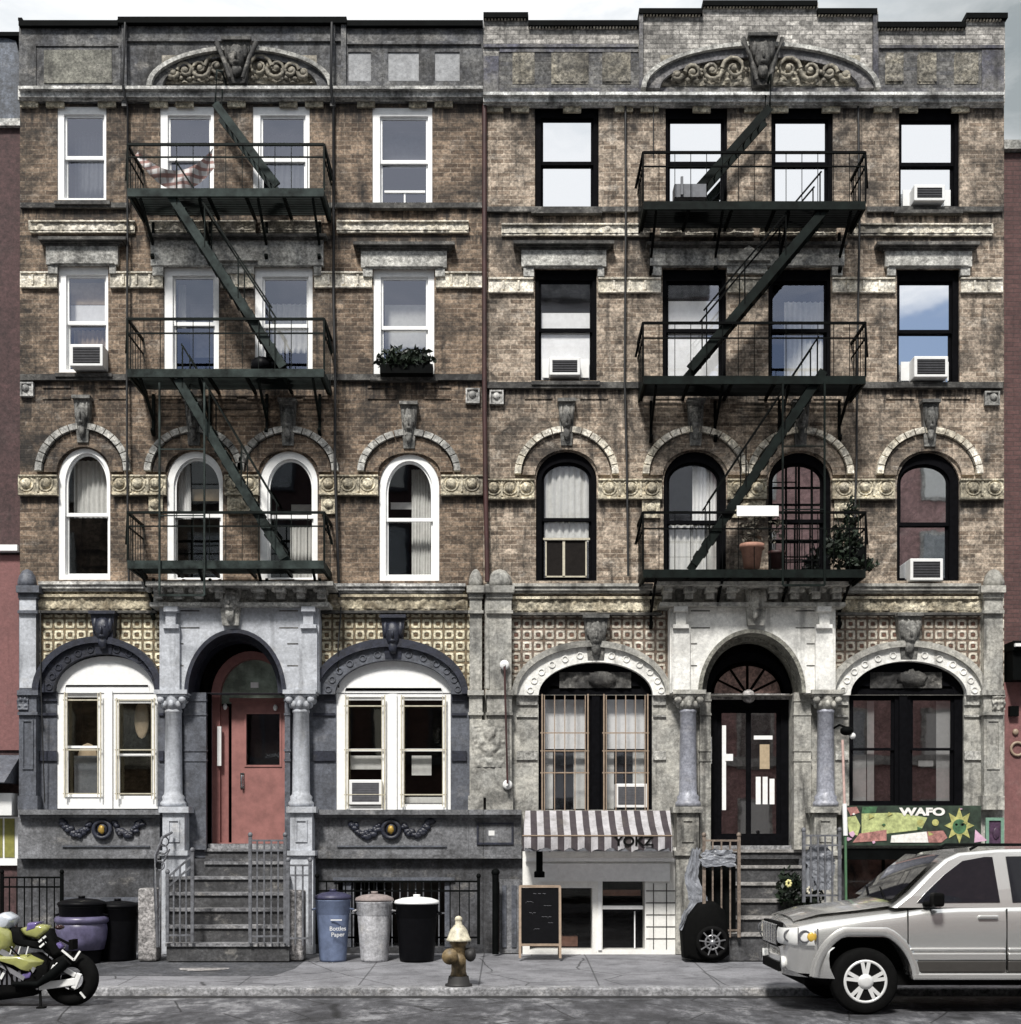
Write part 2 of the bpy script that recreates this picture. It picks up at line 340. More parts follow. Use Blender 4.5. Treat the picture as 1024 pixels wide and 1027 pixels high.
def rect(px0, px1, py0, py1, ref=0.0): return [(X(px0,ref), Z(py1,ref)), (X(px1,ref), Z(py1,ref)), (X(px1,ref), Z(py0,ref)), (X(px0,ref), Z(py0,ref))]
def arch(px0, px1, pyb, pys, pyt, n=20, ref=0.0):
    """rect with a half-ellipse head: base pyb, springing pys, crown pyt"""
    cx, hw = (px0 + px1) / 2, (px1 - px0) / 2; pts = [(px0, pyb), (px1, pyb)]
    for i in range(n + 1):
        t = PI * i / n; pts.append((cx + hw * math.cos(t), pys - (pys - pyt) * math.sin(t)))
    return [(X(a, ref), Z(b, ref)) for a, b in pts]
def arcband(px0, px1, pys, pyt, ix0, ix1, iyt, n=24, ref=0.0, iys=None):
    """half-ring outline between outer and inner half ellipse"""
    def el(a0, a1, yt, ys, rev):
        cx, hw = (a0 + a1) / 2, (a1 - a0) / 2; r = [(cx + hw * math.cos(PI*i/n), ys - (ys - yt) * math.sin(PI*i/n)) for i in range(n + 1)]
        return r[::-1] if rev else r
    pts = el(px0, px1, pyt, pys, False) + el(ix0, ix1, iyt, iys or pys, True)
    return [(X(a, ref), Z(b, ref)) for a, b in pts]
# ------------------------------------------------------------------ setting
GZ = lambda d: 0.0 if d < 1.0 else -0.12 * (d - 1.0) / 3.15      # the sidewalk falls toward the kerb
RZ = -0.20
CURB = 4.25
def sidewalk_mat():
    m, nt, b = newmat('concrete_sidewalk'); b.inputs['Roughness'].default_value = 0.85
    g = N(nt, 'ShaderNodeNewGeometry'); sp = N(nt, 'ShaderNodeSeparateXYZ'); L(nt, g.outputs['Position'], sp.inputs[0])
    f = ramp(nt, noi(nt, pos(nt), 1.3, 8, 0.7), [(0.35, (0.115, 0.115, 0.125)), (0.6, (0.225, 0.225, 0.24))])
    # slab joints every 1.5 m
    a = N(nt, 'ShaderNodeMath', operation='DIVIDE'); L(nt, sp.outputs[0], a.inputs[0]); a.inputs[1].default_value = 1.52
    ad = N(nt, 'ShaderNodeMath', operation='ADD'); L(nt, a.outputs[0], ad.inputs[0]); ad.inputs[1].default_value = 0.27
    fr = N(nt, 'ShaderNodeMath', operation='FRACT'); L(nt, ad.outputs[0], fr.inputs[0])
    j = ramp(nt, fr.outputs[0], [(0.0, 0.35), (0.012, 0.45), (0.016, 1.0), (1.0, 1.0)])
    f = mixc(nt, 1.0, f, j, 'MULTIPLY')
    s = ramp(nt, noi(nt, pos(nt, (3.2, 3.2, 1), (4, 2, 0)), 1.0, 7, 0.75), [(0.52, 0.0), (0.66, 0.7)])
    f = mixc(nt, s, f, (0.075, 0.075, 0.082))
    ck = N(nt, 'ShaderNodeTexVoronoi', feature='DISTANCE_TO_EDGE'); ck.inputs['Scale'].default_value = 0.55; L(nt, mixc(nt, 0.12, pos(nt), N(nt, 'ShaderNodeTexNoise').outputs['Color'], 'ADD'), ck.inputs['Vector'])
    f = mixc(nt, 1.0, f, ramp(nt, ck.outputs['Distance'], [(0.0, 0.25), (0.004, 0.4), (0.008, 1.0)]), 'MULTIPLY')
    gum = N(nt, 'ShaderNodeTexVoronoi'); gum.inputs['Scale'].default_value = 4.5; L(nt, pos(nt), gum.inputs['Vector'])
    gr = ramp(nt, gum.outputs['Distance'], [(0.0, 0.45), (0.07, 0.5), (0.10, 1.0)])
    f = mixc(nt, 1.0, f, gr, 'MULTIPLY')
    f = mixc(nt, 1.0, f, ramp(nt, noi(nt, pos(nt), 60, 3, 0.7), [(0.35, 0.75), (0.65, 1.25)]), 'MULTIPLY')
    L(nt, f, b.inputs['Base Color']); bump(nt, b, noi(nt, pos(nt), 50, 5, 0.7), 0.4, 0.01); return m
def asphalt_mat():
    m, nt, b = newmat('worn_asphalt'); b.inputs['Roughness'].default_value = 0.8
    f = ramp(nt, noi(nt, pos(nt, (1.3, 0.55, 1)), 1.6, 10, 0.78), [(0.40, (0.035, 0.035, 0.039)), (0.52, (0.085, 0.085, 0.093)), (0.63, (0.25, 0.25, 0.26))])
    s = ramp(nt, noi(nt, pos(nt, (1.2, 1.0, 1), (7, 2, 0)), 1.7, 7, 0.7), [(0.56, 0.0), (0.63, 0.85)])
    f = mixc(nt, s, f, (0.018, 0.018, 0.02))
    f = mixc(nt, 1.0, f, ramp(nt, noi(nt, pos(nt), 90, 3, 0.8), [(0.35, 0.6), (0.65, 1.4)]), 'MULTIPLY')
    ck = N(nt, 'ShaderNodeTexVoronoi', feature='DISTANCE_TO_EDGE'); ck.inputs['Scale'].default_value = 0.8; L(nt, mixc(nt, 0.15, pos(nt), N(nt, 'ShaderNodeTexNoise').outputs['Color'], 'ADD'), ck.inputs['Vector'])
    f = mixc(nt, 1.0, f, ramp(nt, ck.outputs['Distance'], [(0.0, 0.2), (0.006, 0.3), (0.012, 1.0)]), 'MULTIPLY')
    L(nt, f, b.inputs['Base Color']); bump(nt, b, noi(nt, pos(nt), 80, 4, 0.8), 0.6, 0.012); return m
M['walk'] = sidewalk_mat(); M['road'] = asphalt_mat()
M['walkdark'] = stone('dark_bluestone_slabs', (0.055, 0.057, 0.066), 0.75, 33.0, c2=(0.09, 0.092, 0.10), patch=0.4, streak=0.0, fine=0.35, pale=0.1)
M['kerb'] = stone('granite_kerb', (0.30, 0.30, 0.31), 0.8, 34.0, c2=(0.20, 0.20, 0.21), patch=0.3, streak=0.1, fine=0.35, pale=0.4)
M['kerb_shadow_strip'] = stone('kerb_shadow_tone', (0.012,0.012,0.013), 0.5, 36.0, patch=.3, pale=.1)
M['ground'] = stone('ground_dirt', (0.08, 0.08, 0.08), 0.9, 35.0)
tag(MB().add([(-400,-400,RZ-0.3),(400,-400,RZ-0.3),(400,400,RZ-0.3),(-400,400,RZ-0.3)], [(0,1,2,3)]).build('ground', M['ground']), kind='structure')
tag(MB().add([(-60,-CURB-.24,RZ+.004),(60,-CURB-.24,RZ+.004),(60,-CURB-.001,RZ+.004),(-60,-CURB-.001,RZ+.004)],[(0,1,2,3)]).build('kerb_shadow_strip', M['kerb_shadow_strip']), kind='structure')  # dark strip painted for the shadow line at the kerb foot
FAR_CURB = -CURB - 10.2
tag(MB().box(-60, 60, FAR_CURB, -CURB, RZ-0.2, RZ).build('road', M['road']), kind='structure')
mb = MB()
mb.add([(-60,0,-0.02),(60,0,-0.02),(60,0.6,-0.02),(-60,0.6,-0.02),(-60,-1,0),(60,-1,0),(60,-CURB+0.16,-0.113),(-60,-CURB+0.16,-0.113),(-60,0,0),(60,0,0)],
       [(4,5,9,8),(7,6,5,4),(8,9,2,3)])
tag(mb.build('sidewalk', M['walk']), kind='structure')
tag(MB().box(-60, 60, -CURB, -CURB+0.30, RZ-0.15, -0.100).build('kerb', M['kerb'], bevel=0.02), kind='structure')
mb = MB(); mb.add([(-9.0,-1.0,0.004),(-2.98,-1.0,0.004),(-2.98,-2.2,0.004+GZ(2.2)),(-3.15,-3.0,0.004+GZ(3.0)),(-9.0,-3.0,0.004+GZ(3.0))], [(0,4,3,2,1)])
tag(mb.build('bluestone_pavement', M['walkdark']), kind='structure')
tag(MB().box(-60, 60, FAR_CURB-5.0, FAR_CURB, RZ-0.15, -0.08).build('far_sidewalk', M['walk']), kind='structure')

# ------------------------------------------------------------------ windows
def mk_window(bld, cas, gl, meet, wm, gm, arched=None, sash=3.0, rec=0.03, curtain=None, lowg=None, sill=None, depth=0.14):
    """cas: outer casing px box; gl: glass px box (x0,x1,top,bottom); meet: y of the meeting rail; arched: (casing springing, glass springing)"""
    x0, x1, y0, y1 = cas; g0, g1, gt, gb = gl
    if arched: outer, hole = arch(x0, x1, y1, arched[0], y0), arch(g0 - sash, g1 + sash, gb + sash, arched[1], gt - sash)
    else: outer, hole = rect(x0, x1, y0, y1), rect(g0 - sash, g1 + sash, gt - sash, gb + sash)
    w = MB().prism(outer, [hole], rec, rec + 0.10)
    # upper sash
    if arched: uo, ui = arch(g0 - sash, g1 + sash, meet + 2, arched[1], gt - sash), arch(g0, g1, meet - 1.5, arched[1], gt)
    else: uo, ui = rect(g0 - sash, g1 + sash, gt - sash, meet + 2), rect(g0, g1, gt, meet - 1.5)
    w.prism(uo, [ui], rec + 0.045, rec + 0.085)
    lo, li = rect(g0 - sash, g1 + sash, meet - 2, gb + sash), rect(g0, g1, meet + 1.5, gb)
    w.prism(lo, [li], rec + 0.09, rec + 0.13)
    fr = w.build('window', wm, bld)
    p = MB(); p.prism(ui, [], rec + 0.062, rec + 0.066, back=False).build('upper_pane', gm, fr)
    if lowg is not False: MB().prism(li, [], rec + 0.108, rec + 0.112, back=False).build('lower_pane', lowg or gm, fr)
    if curtain:
        for c in curtain:   # (kind, x0, x1, y0, y1, material, depth)
            k, cx0, cx1, cy0, cy1, cm, cd = c
            q = MB()
            if k == 'blind': q.pbox(cx0, cx1, cy0, cy1, -cd, -cd - 0.01)
            else:
                n = 18; vs = []; fs = []
                for i in range(n * 2 + 1):
                    xx = X(cx0) + (X(cx1) - X(cx0)) * i / (n * 2); yy = cd + 0.02 * math.sin(i * 1.3) + 0.01 * math.sin(i * 2.9)
                    for zz in (Z(cy0), Z(cy1)): vs.append((xx, yy, zz))
                for i in range(n * 2): fs.append((2*i, 2*i+1, 2*i+3, 2*i+2))
                q.add(vs, fs, True)
            q.build({'blind': 'blind', 'curtain': 'curtain'}[k], cm, fr)  # also builds the white sheets that imitate bright pane reflections
    return fr

def shell(bld, px0, px1, ptop, mside, depth=12.0):
    """the sides, roof, rear and a dark inner partition that close the building"""
    x0, x1, zt = X(px0), X(px1), Z(ptop); t = 0.28
    mb = MB(); mb.box(x0, x0 + t, 0.302, depth, 0, zt); mb.box(x1 - t, x1, 0.302, depth, 0, zt); mb.box(x0 + t, x1 - t, depth - t, depth, 0, zt)
    mb.build('side_wall', mside, bld)
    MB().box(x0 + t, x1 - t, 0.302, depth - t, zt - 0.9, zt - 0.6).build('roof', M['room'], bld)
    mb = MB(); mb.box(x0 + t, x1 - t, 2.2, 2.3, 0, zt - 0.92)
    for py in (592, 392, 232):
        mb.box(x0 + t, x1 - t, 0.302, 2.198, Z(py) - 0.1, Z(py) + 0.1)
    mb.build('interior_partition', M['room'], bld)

# ================================================================== LEFT TENEMENT
BL = thing('tenement_building', (X(252), 0, 0), 'left half tenement of dark brown brick with white window frames and a faded red door', 'building')
BR = thing('tenement_building', (X(746), 0, 0), 'right half tenement of paler brick with black window frames and a stepped parapet', 'building')
shell(BL, 20, 484.4, 60, M['redwall']); shell(BR, 484.8, 1007, 60, M['brickN'])

# window tables: casing (x0,x1,y0,y1), glass (x0,x1,top,bottom), meeting rail
L5 = [((57,107,106,201),(66,102,116,196),156), ((160,215,106,203),(170,209,117,200),157), ((253,311,106,203),(263,304,117,200),158), ((373,434,107,205),(383,427,118,202),160)]
L4 = [((58,109,267,374),(68,104,277,368),322), ((164,220,268,373),(175,213,278,370),323), ((255,314,268,373),(265,307,279,370),325), ((374,436,270,378),(384,427,279,372),327)]
L3 = [((58,111,449,582),(67,106,456,574),515,(480,486)), ((167,224,452,582),(176,219,461,578),516,(482,488)), ((260,319,452,582),(270,312,462,578),517,(484,490)), ((380,441,455,583),(389,432,464,575),520,(488,494))]
R5 = [((536,601,107,210),(545,593,119,203),160.5), ((667,730,107,208),(673,724,120,203),160.5), ((773,836,107,208),(779,829,120,203),161), ((901,963,107,210),(906,956,121,206),161.5)]
R4 = [((536,599,269,382),(543,592,282,378),328.5), ((664,729,269,382),(671,722,283,378),329), ((770,834,269,382),(776,828,283,379),329), ((899,963,269,385),(904,954,283,381),330)]
R3 = [((537,599,452,583),(546,591,465,578),519.5,(482,480)), ((665,729,452,583),(672,720,465,578),522,(484,482)), ((770,834,453,583),(776,824,466,578),521,(484,482)), ((899,963,453,583),(905,951,467,578),524,(486,483))]
A = 'curtain'; B_ = 'blind'
cur = {('L5',0):[(A,66,102,116,196,M['greycurtain'],0.45)], ('L5',1):[(A,170,209,117,200,M['greycurtain'],0.5)], ('L5',2):[(A,263,304,117,196,M['greycurtain'],0.5)], ('L5',3):[(B_,383,427,118,156,M['greycurtain'],0.4)],
       ('L4',0):[(B_,66,104,300,320,M['white'],0.25),(B_,66,104,277,299,M['beige'],0.26),(A,66,104,322,350,M['beige'],0.4)], ('L4',1):[(A,174,182,278,322,M['curtain'],0.3),(B_,182,213,290,345,M['greycurtain'],0.6)],
       ('L4',2):[(A,264,308,295,345,M['curtain'],0.4)], ('L4',3):[(B_,384,427,297,372,M['curtain'],0.35)],
       ('L3',0):[(A,67,106,456,514,M['curtain'],0.35)], ('L3',1):[(A,174,187,461,516,M['white'],0.3),(B_,187,219,484,496,M['beige'],0.4)], ('L3',2):[(A,285,312,520,578,M['curtain'],0.6),(B_,285,312,495,505,M['curtain'],0.7)], ('L3',3):[(A,411,432,464,575,M['curtain'],0.4),(B_,389,411,496,503,M['white'],0.5)],
       ('R5',3):[(B_,904,956,120,146,M['white'],0.3)], ('R4',0):[(B_,540,595,310,380,M['white'],0.16)], ('R4',1):[(B_,668,724,298,380,M['white'],0.16)], ('R4',2):[(A,789,830,298,380,M['curtain'],0.2)], ('R3',0):[(A,543,594,465,541,M['curtain'],0.2)], ('R3',1):[(A,696,722,465,521,M['white'],0.2),(A,669,722,523,580,M['curtain'],0.25)], ('R3',3):[(B_,925,953,470,520,M['white'],0.25)],  # white blinds and curtains below the top floor added to imitate bright pane reflections
       ('R3',2):[(A,781,788,466,578,M['curtain'],0.3)]}
frac = {}
def all_windows():
    for nm, tab, bld, wm, gm in (('L5',L5,BL,M['white'],M['glassL']),('L4',L4,BL,M['white'],M['glassL']),('L3',L3,BL,M['white'],M['glassD']),
                                 ('R5',R5,BR,M['black'],M['glassR']),('R4',R4,BR,M['black'],M['glassR']),('R3',R3,BR,M['black'],M['glassR'])):
        for i, w in enumerate(tab):
            lowg = None; gm_ = M['glassC'] if (nm, i) in (('R4',0),('R4',1),('R4',2),('R3',0),('R3',1)) else gm
            if nm == 'L3' and i == 0: lowg = M['glassD']
            frac[nm, i] = mk_window(bld, w[0], w[1], w[2], wm, gm_, arched=w[3] if len(w) > 3 else None, sash=2.5 if nm[0] == 'R' else 2.2,
                      rec=0.02 if nm[0] == 'L' else 0.05, curtain=cur.get((nm, i)), lowg=lowg)
all_windows()
# open lower lights, screens and extra bars
MB().pbox(385,426,188,190,-0.10,-0.13).pbox(404.5,406,190,203,-0.12,-0.13).build('sash_bar', M['white'], frac['L5',3])
MB().pbox(384,426.5,190.5,203,-0.135,-0.14).build('dark_opening', M['room'], frac['L5',3])
mb = MB(); mb.pbox(545,592,538,540,-0.10,-0.13); mb.pbox(564.5,567,540,577,-0.12,-0.13); mb.pbox(547,548.5,540,577,-0.12,-0.13); mb.pbox(587.5,589,540,577,-0.12,-0.13); mb.pbox(547,589,576,577.5,-0.12,-0.13)
mb.build('window_screen', M['cream'], frac['R3',0])
MB().pbox(547,589,540,576,-0.135,-0.14).build('dark_opening', M['room'], frac['R3',0])
mb = MB()
for px in (789, 802, 815): mb.pbox(px, px+1.4, 466, 578, -0.07, -0.09)
for py in (487, 504, 540, 560): mb.pbox(776, 824, py, py+1.2, -0.07, -0.09)
mb.build('window_guard', M['ironb'], frac['R3',2])

def holes_of(tabs):
    out = []
    for t in tabs:
        for w in t:
            x0, x1, y0, y1 = w[0]; out.append(arch(x0+.5, x1-.5, y1-.5, w[3][0], y0+.5, 20) if len(w) > 3 else rect(x0+.5, x1-.5, y0+.5, y1-.5))
    return out
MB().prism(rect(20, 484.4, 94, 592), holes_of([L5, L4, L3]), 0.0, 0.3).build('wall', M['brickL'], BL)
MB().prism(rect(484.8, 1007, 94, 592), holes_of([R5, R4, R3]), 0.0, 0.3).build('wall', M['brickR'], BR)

# ---- horizontal courses
def course(bld, spans, y0, y1, d, m, name='string_course', lip=None):
    for a, b in spans:
        mb = MB(); mb.pbox(a, b, y0, y1, d, -0.002)
        if lip: mb.pbox(a - 0.6, b + 0.6, y0 - lip, y0 - 0.05, d + 0.03, -0.002)
        mb.build(name, m, bld)
def ornament_course(bld, spans, y0, y1, d, m, pitch=19, boss=True, name='ornament_course'):
    for a, b in spans:
        mb = MB(); mb.pbox(a, b, y0 + 1.5, y1 - 1.5, d, -0.002); mb.pbox(a, b, y0, y0 + 1.5, d + 0.03, -0.002); mb.pbox(a, b, y1 - 1.5, y1, d + 0.03, -0.002)
        n = max(1, int(round((b - a) / pitch))); st = (b - a) / n
        for i in range(n):
            cx = a + (i + 0.5) * st; cz = (Z(y0) + Z(y1)) / 2
            if boss: mb.blob((X(cx), -d, cz), (0.085, 0.06, 0.085), 10); mb.torus((X(cx), -d, cz), 0.115, 0.016, 'y', 14, 6)
            if i: mb.pbox(a + i * st - 1, a + i * st + 1, y0 + 3, y1 - 3, d + 0.03, d)
        mb.build(name, m, bld)
# carved shallow relief bands at the fifth-floor sill (y 222-235)
def relief_band(bld, a, b, y0, y1, m, d=0.05, seed=0):
    mb = MB(); mb.pbox(a, b, y0, y1, d, -0.002); n = max(12, int((b - a) / 2.0))
    mb.relief(X(a), X(b), Z(y1) + 0.01, Z(y0) - 0.01, -d - 0.002, 0.045, 9, None, n, seed)
    mb.pbox(a, b, y0 - 1.2, y0, d + 0.05, -0.002); mb.build('relief_band', m, bld)
for i, (a, b) in enumerate([(30,135),(150,256),(262,322),(338,448),(448,470)]): relief_band(BL, a, b, 222, 233, M['band'], seed=i)
for i, (a, b) in enumerate([(503,600),(600,652),(662,755),(762,838),(850,995)]): relief_band(BR, a, b, 225, 236, M['band'], seed=i+7)
def gaps(x0, x1, tab, pad=1):
    out = []; c = x0
    for w in tab: out.append((c, w[0][0] - pad)); c = w[0][1] + pad
    out.append((c, x1)); return out
ornament_course(BL, gaps(20, 484, L4, 1), 272, 288, 0.03, M['band'], 14, False, 'string_course')
ornament_course(BR, gaps(490, 1006, R4, 1), 278, 293, 0.03, M['band'], 14, False, 'string_course')
ornament_course(BL, gaps(18, 484, L3, 1), 476, 496, 0.07, M['yelstone'])
ornament_course(BR, gaps(487, 1007, R3, 1), 480, 500, 0.07, M['yelstone'])
# extra pilaster blocks below the ornament course near the middle pair
for bld, y, a, b in ((BL,497.2,149,163),(BL,497.2,228,258),(BL,497.2,322,338),(BR,501.2,644,662),(BR,501.2,733,768),(BR,501.2,837,855)):
    mb = MB(); mb.pbox(a, b, y, y+18, 0.05, -0.002); mb.blob((X((a+b)/2), -0.05, Z(y+9)), (0.08, 0.05, 0.08), 10)
    mb.build('corbel_block', M['yelstone'], bld)
# sill courses
course(BL, [(20,128),(326,484)], 203, 208, 0.06, M['sill'], 'sill_course'); course(BL, [(20,484)], 375, 381, 0.07, M['sill'], 'sill_course')
course(BR, [(487,645),(870,1006)], 207, 212, 0.06, M['sill'], 'sill_course'); course(BR, [(487,645),(865,1006)], 383, 389, 0.07, M['sill'], 'sill_course')
for bld, tab in ((BL, L5), (BR, R5), (BL, L4), (BR, R4)):
    for w in tab:
        x0, x1, y0, y1 = w[0]; MB().pbox(x0 - 3, x1 + 3, y1, y1 + 3.5, 0.10, -0.05).build('sill', M['sill'], bld)
# little square rosettes
def rosette(bld, a, b, y0, y1, m):
    mb = MB(); mb.pbox(a, b, y0, y1, 0.04, -0.002); mb.pbox(a, b, y0, y0+1.5, 0.07, -0.002); mb.pbox(a, b, y1-1.5, y1, 0.07, -0.002); mb.pbox(a, a+1.5, y0+1.5, y1-1.5, 0.07, -0.002); mb.pbox(b-1.5, b, y0+1.5, y1-1.5, 0.07, -0.002)
    mb.blob((X((a+b)/2), -0.04, Z((y0+y1)/2)), (0.06, 0.04, 0.06), 10); mb.build('rosette', m, bld)
rosette(BL, 20, 33, 383, 397, M['cornice']); rosette(BL, 467, 481, 389, 404, M['cornice']); rosette(BR, 491, 505, 391, 405, M['cornice']); rosette(BR, 988, 1003, 392, 406, M['lintel'])
# shallow brick panels
for bld, tab, m in ((BL, L3, M['brickL']), (BR, R3, M['brickR'])):
    for w in tab:
        cx = (w[0][0]+w[0][1])/2
        for a, b in ((cx-42, cx-14), (cx+14, cx+42)):
            for y in (387, 398): MB().pbox(a, b, y, y+2, 0.02, -0.002).build('brick_panel_border', m, bld)

# ---- lintels, fourth floor
def lintel(bld, xa, xb, ya, yb, xi0, xi1, ear, m, hood=True, hm=None):
    mb = MB(); mb.pbox(xa, xb, ya, yb, 0.09, -0.002)
    mb.pbox(xa + 2, xi0 - 0.5, yb, ear, 0.07, -0.002); mb.pbox(xi1 + 0.5, xb - 2, yb, ear, 0.07, -0.002)
    mb.pbox(xa + 4, xb - 4, yb - 2.5, yb - 1, 0.11, 0.0902)
    mb.build('lintel', m, bld)
    if hood:
        h = MB(); h.pbox(xa - 8, xb + 8, ya - 9, ya - 6, 0.20, -0.002); h.pbox(xa - 5, xb + 5, ya - 5.95, ya - 3, 0.15, -0.002); h.pbox(xa - 2, xb + 2, ya - 2.95, ya - 0.05, 0.11, -0.002)
        h.build('hood_mould', hm or M['sill'], bld)
lintel(BL, 46, 118, 246, 265, 58, 109, 274, M['lintel']); lintel(BL, 362, 448, 251, 268, 374, 436, 277, M['lintel'])
lintel(BR, 523, 608, 250, 267, 536, 599, 277, M['lintel']); lintel(BR, 888, 975, 251, 267, 899, 963, 276, M['lintel'])
for bld, a, b, y, w2, w3 in ((BL, 151, 324, 240, L4[1][0], L4[2][0]), (BR, 652, 847, 248, R4[1][0], R4[2][0])):
    mb = MB(); mb.pbox(a, b, y, 266, 0.09, -0.002); mb.pbox(a + 2, w2[0] - .5, 266, 276, 0.07, -0.002); mb.pbox(w3[1] + .5, b - 2, 266, 276, 0.07, -0.002)
    mb.pbox(w2[1] + .5, w3[0] - .5, 266, 274, 0.07, -0.002)
    cx = (w2[1] + w3[0]) / 2
    mb.prism([(X(cx-22), Z(265)), (X(cx+22), Z(265)), (X(cx), Z(250))], [], -0.15, -0.0902)
    mb.build('lintel', M['lintel'], bld)
    h = MB(); h.pbox(a - 3, b + 3, y - 6, y - 3, 0.18, -0.002); h.pbox(a, b, y - 2.95, y - .05, 0.13, -0.002); h.build('hood_mould', M['sill'], bld)

# ---- arches of the third floor: pale label mould, brick voussoirs, carved keystone
def mask_face(mb, cx, y0, y1, d, w, seed=0):
    """a carved head on a tapering block"""
    x = X(cx); zt, zb = Z(y0), Z(y1); h = zt - zb
    mb.add([(x-w*.34,-d,zb),(x+w*.34,-d,zb),(x+w*.5,-d-.06,zt),(x-w*.5,-d-.06,zt),(x-w*.34,0.002,zb),(x+w*.34,0.002,zb),(x+w*.5,0.002,zt),(x-w*.5,0.002,zt)],
           [(0,1,2,3),(0,4,5,1),(1,5,6,2),(2,6,7,3),(3,7,4,0)])
    mb.box(x-w*.56, x+w*.56, -d-.11, 0.0, zt, zt+0.05)
    c = (x, -d-.05, zb + h*.62)
    mb.blob(c, (w*.33, .085, h*.30), 16, .18, 4, seed); mb.blob((x, -d-.14, zb+h*.58), (w*.06, .035, h*.10), 8)
    for s in (-1, 1): mb.blob((x+s*w*.13, -d-.10, zb+h*.68), (w*.09, .03, h*.06), 8); mb.blob((x+s*w*.32, -d-.05, zb+h*.72), (w*.12, .05, h*.2), 8, .3, 5, seed+s)
    mb.blob((x, -d-.09, zb+h*.44), (w*.15, .05, h*.06), 8); mb.blob((x, -d-.05, zb+h*.28), (w*.2, .05, h*.17), 10, .3, 4, seed+3)
    return mb
def arch3(bld, w, vm, lm, km, seed):
    (x0, x1, y0, y1), sp = w[0], w[3][0]; cx = (x0+x1)/2
    sp2 = 474 if bld is BL else 477
    MB().prism(arcband(x0-13, x1+13, sp2, y0-16, x0-.5, x1+.5, y0-.2, iys=sp2), [], -0.05, 0.002).build('brick_arch', vm, bld)
    mb = MB(); n = 15; ox0, ox1, oy = x0-21, x1+21, y0-23; R = (ox1-ox0)/2
    for i in range(n):   # separate voussoirs with hairline joints
        a0, a1 = PI*i/n + .012, PI*(i+1)/n - .012; pts = []
        for (rx, ry) in ((R, sp2-oy), (R-6.5, sp2-oy-6)):
            seg = [(cx+rx*math.cos(a0+(a1-a0)*k/3), sp2-ry*math.sin(a0+(a1-a0)*k/3)) for k in range(4)]
            pts += seg if rx == R else seg[::-1]
        mb.prism([(X(a), Z(b)) for a, b in pts], [], -0.11, 0.002)
    mb.build('label_mould', lm, bld)
    mask_face(MB(), cx, y0-46, y0-4, 0.08, 0.25, seed).build('keystone', km, bld)
M['headstone'] = stone('sooty_carved_stone', (0.22,0.215,0.20), .8, 51.0, c2=(0.10,0.10,0.095), patch=.6, streak=.6, pale=.5)
for i, w in enumerate(L3): arch3(BL, w, M['brickL'], M['lintel'], M['headstone'], i)
for i, w in enumerate(R3): arch3(BR, w, M['brickR'], M['band'], M['headstone'], i + 5)

# ---- parapets
mb = MB()
mb.prism([(X(20),Z(104)),(X(484.4),Z(104)),(X(484.4),Z(24.5)),(X(347),Z(24.5)),(X(347),Z(21)),(X(118),Z(21)),(X(118),Z(24.5)),(X(20),Z(24.5))], [rect(349,372,52,81,.04), rect(389,420,52,81,.04), rect(436,461,52,81,.04)], -0.04, 0.3)
mb.pbox(34,121,44,46,0.06,0.0402); mb.pbox(34,36,46,86,0.06,0.0402); mb.pbox(119,121,46,86,0.06,0.0402)
mb.pbox(122,346,38,41,0.08,0.0402); mb.pbox(348,482,41,44,0.08,0.0402)
mb.pbox(122,127,24,106,0.09,0.0402); mb.pbox(331,336,24,106,0.09,0.0402); mb.pbox(342,347,24,100,0.09,0.0402)
mb.build('parapet', M['parL'], BL)
mb = MB()
gr_ = stone('pale_grey_render', (0.32,0.325,0.335), seed=40.0, patch=.2, streak=.3, fine=.15)
for a, b in ((349,372),(389,420),(436,461)): MB().pbox(a-.5, b+.5, 51.5, 81.5, 0.02, -0.12, 0.04).build('parapet_panel', gr_, BL)
mb = MB(); mb.pbox(18.5,118,20,25.5,0.12,-0.34); mb.pbox(118,347.5,16.5,22.5,0.14,-0.34); mb.pbox(347.6,484.4,20,25.5,0.12,-0.34); mb.pbox(18,22,17.5,20.4,0.10,-0.2)
mb.build('coping', M['ironb'], BL)
outR = [(484.8,104),(1007,104),(1007,16),(969,16),(969,25),(880,25),(880,12),(820,12),(820,4),(705,4),(705,12),(641,12),(641,24),(530,24),(530,16),(484.8,16)]
MB().prism([(X(a),Z(b)) for a, b in outR], [], -0.04, 0.3).build('parapet', M['brickP'], BR)
mb = MB()
for a, b, y in ((484.8,529.8,12),(530,640.8,20),(641,704.8,8),(705,820,0),(820.2,880,8),(880.2,969,21.5),(969.2,1011,12.5)):
    mb.pbox(a, b, y, y+5.2, 0.12, -0.34)
mb.build('coping', M['ironb'], BR)
mb = MB()
for a, b, y in ((486,529,16),(531,640,24.5),(642,704,12),(706,819,4),(821,879,12),(881,968,26),(970,1006,17)):
    n = int((b-a)/3.2)
    for i in range(n): mb.pbox(a+i*(b-a)/n, a+i*(b-a)/n+1.7, y, y+3, 0.09, 0.0402)
mb.build('dentil_course', M['band'], BR)
mb = MB(); mb.pbox(484.8,640,44,47,0.08,0.0402); mb.pbox(882,1007,45,48,0.08,0.0402); mb.pbox(484.8,500,56,94,0.07,0.0402); mb.pbox(985,1007,50,94,0.07,0.0402); mb.pbox(501,984,88,94,0.06,0.0402)
MB().pbox(500.1,640.9,52.1,87.9,0.046,0.0402).build('dark_brick_field', M['brickD'], BR); MB().pbox(881.1,984.9,48.1,87.9,0.046,0.0402).build('dark_brick_field', M['brickD'], BR)
mb.pbox(501,640,47.1,52,0.06,0.0402); mb.pbox(641,645,14,94,0.10,0.0402); mb.pbox(876,881,14,94,0.10,0.0402)
